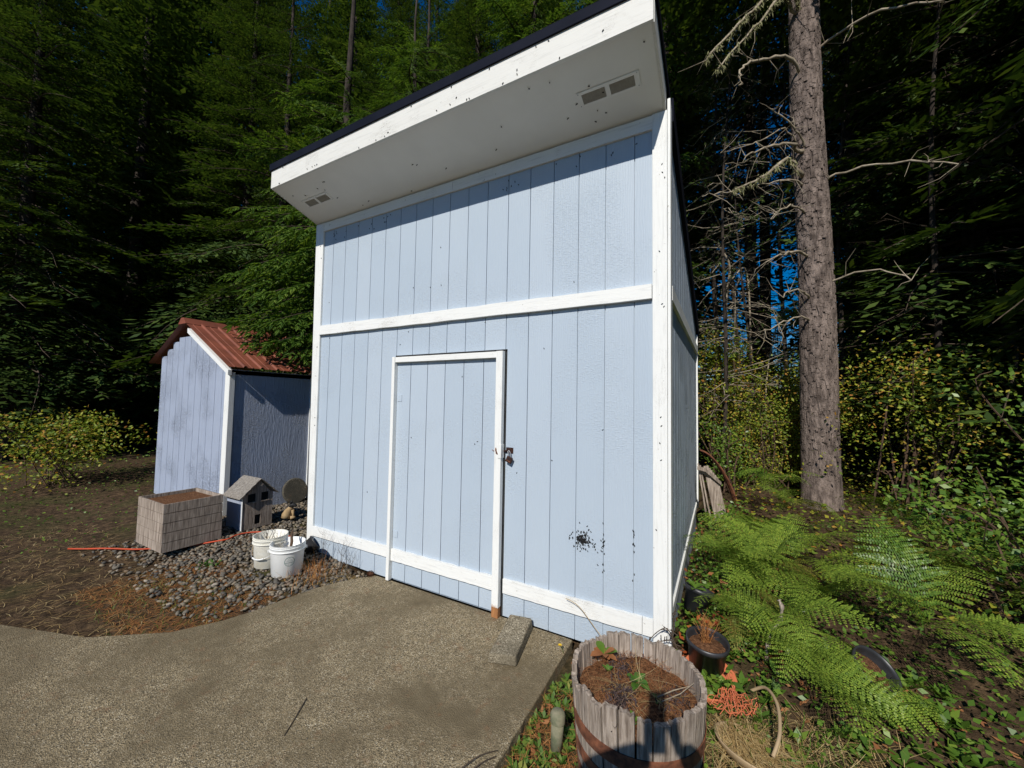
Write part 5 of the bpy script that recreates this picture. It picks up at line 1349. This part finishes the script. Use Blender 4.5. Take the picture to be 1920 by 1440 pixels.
def leafplants(n, fn, l, wd, mat, name, label, seed):
    r = np.random.default_rng(seed); B = fn(n, r); parts = []
    for b in B:
        k = r.integers(5, 9); a = np.arange(k)*2.4+r.uniform(0, 6); e = r.uniform(.2, 1.0, k)
        D_ = np.stack([np.cos(a)*np.cos(e), np.sin(a)*np.cos(e), np.sin(e)], 1); S_ = np.stack([-np.sin(a), np.cos(a), 0*a], 1)
        parts.append(kites(np.repeat(b[None], k, 0)+[0, 0, .01], D_, S_, r.uniform(.6, 1.1, k)*l, wd, .55, lift=.2))
    V, Q = merge(parts); o = fast_mesh(name, V, Q, mat); return tag(o, label, kind='stuff')
leafplants(130, rect(3.07, 3.36, -1.95, -1.0), .075, .026, 'grass_green', 'weed', 'green leafy weeds along the right pad edge', 91)
leafplants(170, region(3.9, 5.0, -1.3, .4), .09, .032, 'leaf_green', 'weed', 'lance leaved green weeds right of the barrel', 92)
leafplants(60, rect(3.05, 3.3, -1.0, -.3), .05, .02, 'grass_green', 'weed', 'small weeds at the pad corner near the barrel', 93)

# ------------------------------------------------------------------ things at the right
def pot(name, label, c, rt, rb, h, tilt, mat='black_plastic', fill=.75, cat='plant pot'):
    t = thing(name, label, cat, c); M_ = np.array(Matrix.Rotation(tilt[0], 3, 'X')@Matrix.Rotation(tilt[1], 3, 'Y'))
    mb = MB(); mb.lathe([(0, 0), (rb, 0), (rt-.006, h-.03), (rt+.004, h-.03), (rt+.006, h), (rt-.002, h), (rt-.005, h-.02), (rb-.004, .006), (0, .006)], 36, c, M=M_); mb.build('pot_wall', mat, t, True)
    mb = MB(); rf = rb+(rt-rb)*fill-.006; mb.lathe([(0, h*fill+.01), (rf*.6, h*fill), (rf, h*fill-.01)], 20, c, M=M_); mb.build('soil', 'soil', t, True)
    return t
pot('plant_pot', 'black nursery pot with dry twigs nearest the right shed corner', (3.885, -.045, .145), .112, .095, .15, (.10, .06))
dead_stems('dead_plant', (3.885, -.035, .25), 34, .16, .10, 'straw_red', 'tangle of dry tan twigs in the front black pot', seed=14, r=.0016)
pot('plant_pot', 'glossy black plant pot tucked against the right shed wall', (3.795, .45, .20), .095, .07, .16, (-.25, .2), fill=.6)
rosette('pot_plant', (3.80, .44, .36), 7, .09, .045, 'leaf_green', 'broad green leaves growing out of the black pot by the wall', .7, 17)
pot('plant_pot', 'dark pot lying in shade at the right edge under the fern', (4.62, .25, .12), .11, .085, .19, (.5, .5))
# orange plastic netting under the pot
mb = MB(); cx, cy = 3.98, -.22; zc = .12
for k in range(9):
    a = -1.9+k*.2+rnd.uniform(-.05, .05)
    for s in (-1, 1):
        P = []
        for j in range(7): 
            th = a+s*.09*j; rr = .04+.018*j; P.append((cx+rr*math.cos(th)+rnd.uniform(-.008, .008), cy+rr*math.sin(th)+rnd.uniform(-.008, .008), zc+.04-.008*j+.018*math.sin(j*2.1+k)))
        mb.tube(P, .0022, 4, cap=False)
for rr, z in ((.05, .05), (.09, .03), (.125, .02), (.15, .005)):
    mb.tube([(cx+rr*math.cos(a)+rnd.uniform(-.006, .006), cy+rr*math.sin(a), zc+z+rnd.uniform(-.014, .014)) for a in np.linspace(-1.95, -.1, 20)], .0026, 5)
tag(mb.build('plastic_netting', 'orange_plastic', None), 'crumpled orange plastic netting beside the black pot', 'netting', kind=None)
mb = MB(); mb.lathe([(.10, .0), (.150+.0, .085), (.146, .088), (.095, .004)], 13, (3.90, -.13, .06), M=np.array(Matrix.Rotation(.25, 3, 'X'))); tag(mb.build('orange_pot', 'orange_plastic', None, True), 'orange plastic tub rim under the front black pot', 'tub')
# tan saucer half buried with a curved rim
sc_ = thing('plant_saucer', 'cracked tan plastic saucer half buried in dry grass right of the barrel', 'saucer', (4.10, -.47, .05))
mb = MB(); Ms = np.array(Matrix.Rotation(-.22, 3, 'X')@Matrix.Rotation(.12, 3, 'Y')); mb.lathe([(0, 0), (.14, 0), (.165, .035), (.172, .036), (.172, .030), (.145, -.006), (0, -.006)], 40, (4.10, -.47, .035), M=Ms); mb.build('saucer_dish', 'tan_plastic', sc_, True)
mb = MB(); mb.tube(spl([(4.10, -.14, .12), (4.17, -.18, .19), (4.21, -.30, .20), (4.205, -.44, .16), (4.17, -.52, .10)], 6), .008, 8); tag(mb.build('plastic_hoop', 'tan_plastic', None, True), 'tan curved plastic rim standing up out of the dry grass', 'rim')
# driftwood stick
mb = MB(); S_ = spl([(4.20, .20, .12), (4.215, .22, .20), (4.235, .26, .27), (4.285, .30, .33), (4.30, .31, .42), (4.285, .32, .46)], 5); mb.tube(S_, [.016+.006*math.sin(i*1.3) for i in range(len(S_))], 8, flat=.7); tag(mb.build('driftwood_stick', 'wood_gray', None, True), 'twisted grey driftwood stick standing among the ferns', 'stick')
# leaning weathered boards
lb_ = thing('leaning_boards', 'stack of grey weathered boards leaning on the rear of the right shed wall', 'boards', (3.9, 2.6, .3))
for i in range(6):
    b = np.array([3.925+i*.016, 2.60+i*.022, .28]); tp = np.array([3.80+i*.020, 2.54+i*.025, .955-i*.03])
    d = tp-b; s_ = unit(np.cross(d, [0, 0, 1]))
    mb = MB(); mb.obox((b+tp)/2, s_*.006, unit(np.cross(s_, d))*.028, d/2); mb.build('board', 'wood_gray', lb_)
mb = MB(); mb.hexa([(3.715, 2.38, .925), (3.80, 2.44, .90), (3.965, 2.66, .72), (3.90, 2.68, .74), (3.715, 2.38, .965), (3.80, 2.44, .945), (3.965, 2.66, .76), (3.90, 2.68, .78)]); mb.build('board', 'wood_gray', lb_)
for (a, c) in (((3.72, 2.5, .98), (3.80, 2.50, .42)), ((3.74, 2.5, .96), (3.86, 2.56, .28))):
    mb = MB(); d = np.array(c)-np.array(a); mb.obox((np.array(a)+np.array(c))/2, (.008, 0, 0), (0, .02, 0), d/2); mb.build('board', 'wood_gray', lb_)
mb = MB(); S_ = spl([(3.72, 2.94, 1.10), (3.80, 2.96, 1.06), (3.90, 3.01, .95), (4.00, 3.08, .78), (4.08, 3.14, .58), (4.15, 3.20, .34)], 5); mb.tube(S_, .045, 8, flat=.28)
tag(mb.build('rusty_strap', 'rust', None, True), 'curved rusty brown bark slab leaning behind the weathered boards', 'slab')
# PVC stub beside barrel
st = thing('pipe_stub', 'short mossy capped pipe stub with red mark beside the barrel', 'pipe', (3.245, -.83, -.05))
mb = MB(); mb.tube([(3.245, -.83, -.06), (3.255, -.835, .115)], [.028, .031], 20); mb.build('pipe', 'moss_plastic', st, True)
mb = MB(); mb.lathe([(.036, .0), (.037, .035), (.030, .046), (0, .05)], 20, (3.255, -.835, .105)); mb.build('cap', 'moss_plastic', st, True)
mb = MB()
for k in range(6):
    a0 = -1.35+k*.16; a1 = a0+.16
    mb.add([(3.247+.0312*math.cos(a0), -.831+.0312*math.sin(a0), .045), (3.247+.0312*math.cos(a1), -.831+.0312*math.sin(a1), .045), (3.249+.0312*math.cos(a1), -.832+.0312*math.sin(a1), .066), (3.249+.0312*math.cos(a0), -.832+.0312*math.sin(a0), .066)], [(0, 1, 2, 3)])
mb.build('red_mark', 'red_print', st)
# dandelion
dn = thing('dandelion', 'single yellow dandelion flower at the pad edge near the barrel', 'flower', (3.02, -.19, .0))
mb = MB(); mb.tube([(3.035, -.17, -.02), (3.025, -.185, .03), (3.015, -.20, .055)], .0018, 5); mb.build('stem', 'grass_green', dn)
mb = MB()
for i in range(26):
    a = i*2.4; d = np.array([math.cos(a), math.sin(a), .35]); s_ = np.array([-math.sin(a), math.cos(a), 0])*.003; b = np.array([3.015, -.20, .056+.003*(i % 3)]); l = .014-.003*(i % 3)
    mb.add([b-s_*.4, b+s_*.4, b+d*l+s_, b+d*l-s_], [(0, 1, 2, 3)])
mb.build('petals', 'petal_yellow', dn)['kind'] = 'stuff'
# bare vine at the right shed corner and thin bent straw on the bottom trim
vn_ = thing('bare_vine', 'leafless grey twig sprig in front of the right white corner board', 'twig', (3.72, -.10, .1))
mb = MB(); q = random.Random(5)
for (P) in ([(3.74, -.08, .18), (3.70, -.09, .24), (3.64, -.09, .22), (3.57, -.10, .19), (3.50, -.11, .17)], [(3.72, -.08, .22), (3.69, -.08, .28), (3.66, -.08, .30), (3.60, -.09, .25), (3.54, -.10, .16)], [(3.70, -.08, .24), (3.71, -.07, .34), (3.70, -.07, .40)]):
    S_ = spl(P, 4); mb.tube(S_, np.linspace(.004, .0018, len(S_)), 5)
    for k in range(9):
        p_ = S_[q.randrange(len(S_))]; d = unit(np.array([q.gauss(0, .6), q.gauss(0, .2), q.gauss(.5, .5)])); l = q.uniform(.015, .045); mb.tube([p_, p_+d*l], [.002, .003], 4)
mb.build('stems', 'twig_dark', vn_)['kind'] = 'stuff'
mb = MB(); mb.tube(spl([(3.00, -.06, .30), (3.06, -.07, .295), (3.13, -.09, .27), (3.25, -.15, .20), (3.40, -.22, .12), (3.50, -.25, .05)], 5), .0022, 5); tag(mb.build('bent_straw', 'straw', None), 'long thin bent straw stalk leaning across the bottom trim', 'straw')
for i, P in enumerate(([(3.02, -1.02, .004), (2.96, -1.12, .02), (2.90, -1.28, .006), (2.84, -1.42, .004)], [(3.03, -1.05, .004), (2.99, -1.14, .018), (2.95, -1.26, .005), (2.92, -1.36, .004)], [(1.93, -1.28, .003), (1.97, -1.34, .006), (2.01, -1.40, .003), (2.06, -1.48, .003)])):
    mb = MB(); mb.tube(spl(P, 5), [.0028]*16 if len(P) == 4 else .0028, 5)
    tag(mb.build('twig', 'twig_dark', None), ['long reddish dead stem lying over the right part of the pad', 'shorter dead stem next to the long one on the pad', 'thin dark twig lying near the bottom of the pad'][i], 'twig')
# tiny pale and dark crumbs on the pad
pp = np.stack([rng.uniform(-.5, 3.0, 240), rng.uniform(-2.4, -.03, 240), np.full(240, .002)], 1); kpad = in_pad(pp[:, 0]-.05, pp[:, 1]); pebbles('grit', pp[kpad], .001, .004, 'river_rock', 'fine grit crumbs scattered on the pad', 95)

# ------------------------------------------------------------------ the photographer (stands behind the camera, casts the shadow on the barrel)
def skin_body(name, verts, edges, radii, mat, parent, root=0, sub=1):
    me = bpy.data.meshes.new(name); off = Vector(parent.location)
    me.from_pydata([tuple(Vector(v)-off) for v in verts], edges, []); o = bpy.data.objects.new(name, me); COL.objects.link(o); o.parent = parent
    md = o.modifiers.new('skin', 'SKIN'); md.use_smooth_shade = True
    lay = me.skin_vertices[0].data if me.skin_vertices else None
    if lay is None:
        bpy.context.view_layer.objects.active = o; bpy.ops.object.mode_set(mode='OBJECT'); me.skin_vertices
    for i, rd in enumerate(radii): me.skin_vertices[0].data[i].radius = rd if isinstance(rd, tuple) else (rd, rd)
    me.skin_vertices[0].data[root].use_root = True
    s2 = o.modifiers.new('sub', 'SUBSURF'); s2.levels = sub; s2.render_levels = sub
    me.materials.append(MT[mat]); return o
F2 = Vector((fwd.x, fwd.y, 0)).normalized(); R2 = rgt.copy()
FB = Vector((-.10, .995, 0)).normalized(); RB = Vector((.995, .10, 0)).normalized()
base = Vector((4.0, -3.16, 0))
def pp_(r, f, z): q = base+RB*r+FB*f; return (q.x, q.y, z)
def pc_(r, f, z): q = Vector((CAM_P.x, CAM_P.y, 0))+R2*r+F2*f; return (q.x, q.y, z)
per = thing('person', 'photographer in a dark jacket and jeans holding up a phone behind the barrel', 'person', (base.x, base.y, 0))
Vb = [pp_(0, 0, .92), pp_(0, 0, 1.08), pp_(0, .01, 1.26), pp_(0, 0, 1.42), pp_(0, .0, 1.50), pp_(0, .01, 1.56), pp_(0, .03, 1.62), pp_(0, .03, 1.70),
      pp_(.10, 0, .88), pp_(.12, .03, .50), pp_(.13, 0, .10), pp_(.14, .10, .045), pp_(-.10, 0, .88), pp_(-.12, .02, .50), pp_(-.13, -.02, .10), pp_(-.14, .09, .045),
      pp_(.18, .02, 1.45), pp_(.26, .26, 1.60), pc_(.11, -.085, 1.70), pc_(.062, -.055, 1.70), pp_(-.18, .02, 1.45), pp_(-.28, .24, 1.60), pc_(-.12, -.10, 1.70), pc_(-.062, -.055, 1.70)]
Eb = [(0, 1), (1, 2), (2, 3), (3, 4), (4, 5), (5, 6), (6, 7), (0, 8), (8, 9), (9, 10), (10, 11), (0, 12), (12, 13), (13, 14), (14, 15), (3, 16), (16, 17), (17, 18), (18, 19), (3, 20), (20, 21), (21, 22), (22, 23)]
Rb = [(.15, .11), (.14, .10), (.16, .11), (.13, .09), .06, .06, (.07, .08), (.06, .07), .09, .06, .045, .04, .09, .06, .045, .04, .08, .075, .060, .040, .08, .075, .060, .040]
skin_body('body', Vb, Eb, Rb, 'jacket', per)
# legs covered by jeans, shoes, hair, face
for s in (-1, 1):
    skin_body('trouser_leg', [pp_(.10*s, 0, .92), pp_(.12*s, .03, .50), pp_(.13*s, 0, .12)], [(0, 1), (1, 2)], [.105, .075, .062], 'jeans', per)
    mb = MB(); mb.tube([pp_(.13*s, -.06, .05), pp_(.135*s, .02, .055), pp_(.14*s, .12, .04), pp_(.142*s, .17, .03)], [.045, .05, .045, .03], 12, flat=.8); mb.build('shoe', 'shoe', per, True)
mb = MB(); mb.lathe([(.001, -.12), (.05, -.11), (.075, -.06), (.085, .0), (.08, .05), (.05, .09), (.001, .105)], 24, pp_(0, .035, 1.63)); hd = mb.build('head', 'skin', per, True)
mb = MB(); mb.lathe([(.088, -.03), (.092, .02), (.086, .06), (.055, .10), (.001, .118)], 24, pp_(0, .015, 1.64)); mb.build('hair', 'hair', per, True)
mb = MB(); mb.tube([pp_(0, .115, 1.655), pp_(0, .14, 1.62), pp_(0, .118, 1.608)], [.008, .014, .010], 8); mb.build('nose', 'skin', hd, True)
mb = MB(); mb.tube([pp_(-.022, .112, 1.585), pp_(0, .120, 1.583), pp_(.022, .112, 1.585)], [.003, .006, .003], 8); mb.build('mouth', 'skin', hd, True)
for s in (-1, 1):
    mb = MB(); mb.tube([pp_(.085*s, .03, 1.60), pp_(.093*s, .025, 1.63), pp_(.088*s, .03, 1.655)], [.008, .014, .008], 8); mb.build('ear', 'skin', hd, True)
    mb = MB(); mb.tube([pp_(.030*s-.008, .109, 1.645), pp_(.030*s+.008, .109, 1.645)], .008, 8); mb.build('eye', 'white_plastic', hd, True)
    # hand: palm and five bent fingers around the phone's edge
    pm = [pc_(.062*s, -.055, 1.695), pc_(.056*s, -.045, 1.74), pc_(.048*s, -.040, 1.78)]
    mb = MB(); mb.tube(pm, [.026, .034, .030], 12, flat=.5); h_ = mb.build('hand', 'skin', per, True)
    for k in range(4):
        z0_ = 1.79-k*.021; mb = MB(); mb.tube([pc_(.048*s, -.042, z0_), pc_(.062*s, -.034, z0_+.012), pc_(.058*s, -.024, z0_+.016), pc_(.046*s, -.020, z0_+.014)], [.010, .0095, .009, .007], 8); mb.build('finger', 'skin', h_, True)
    mb = MB(); mb.tube([pc_(.044*s, -.06, 1.73), pc_(.032*s, -.052, 1.765), pc_(.02*s, -.042, 1.79)], [.013, .011, .009], 8); mb.build('thumb', 'skin', h_, True)
ph_c = Vector(pc_(-.015, -.030, 1.80))
phn = thing('phone', 'slim black phone held upright by the photographer', 'phone', tuple(ph_c))
mb = MB(); mb.obox(np.array(ph_c), np.array(R2)*.038, np.array(F2)*.0045, (0, 0, .135)); bevel(mb.build('phone_case', 'black_plastic', phn), .003)
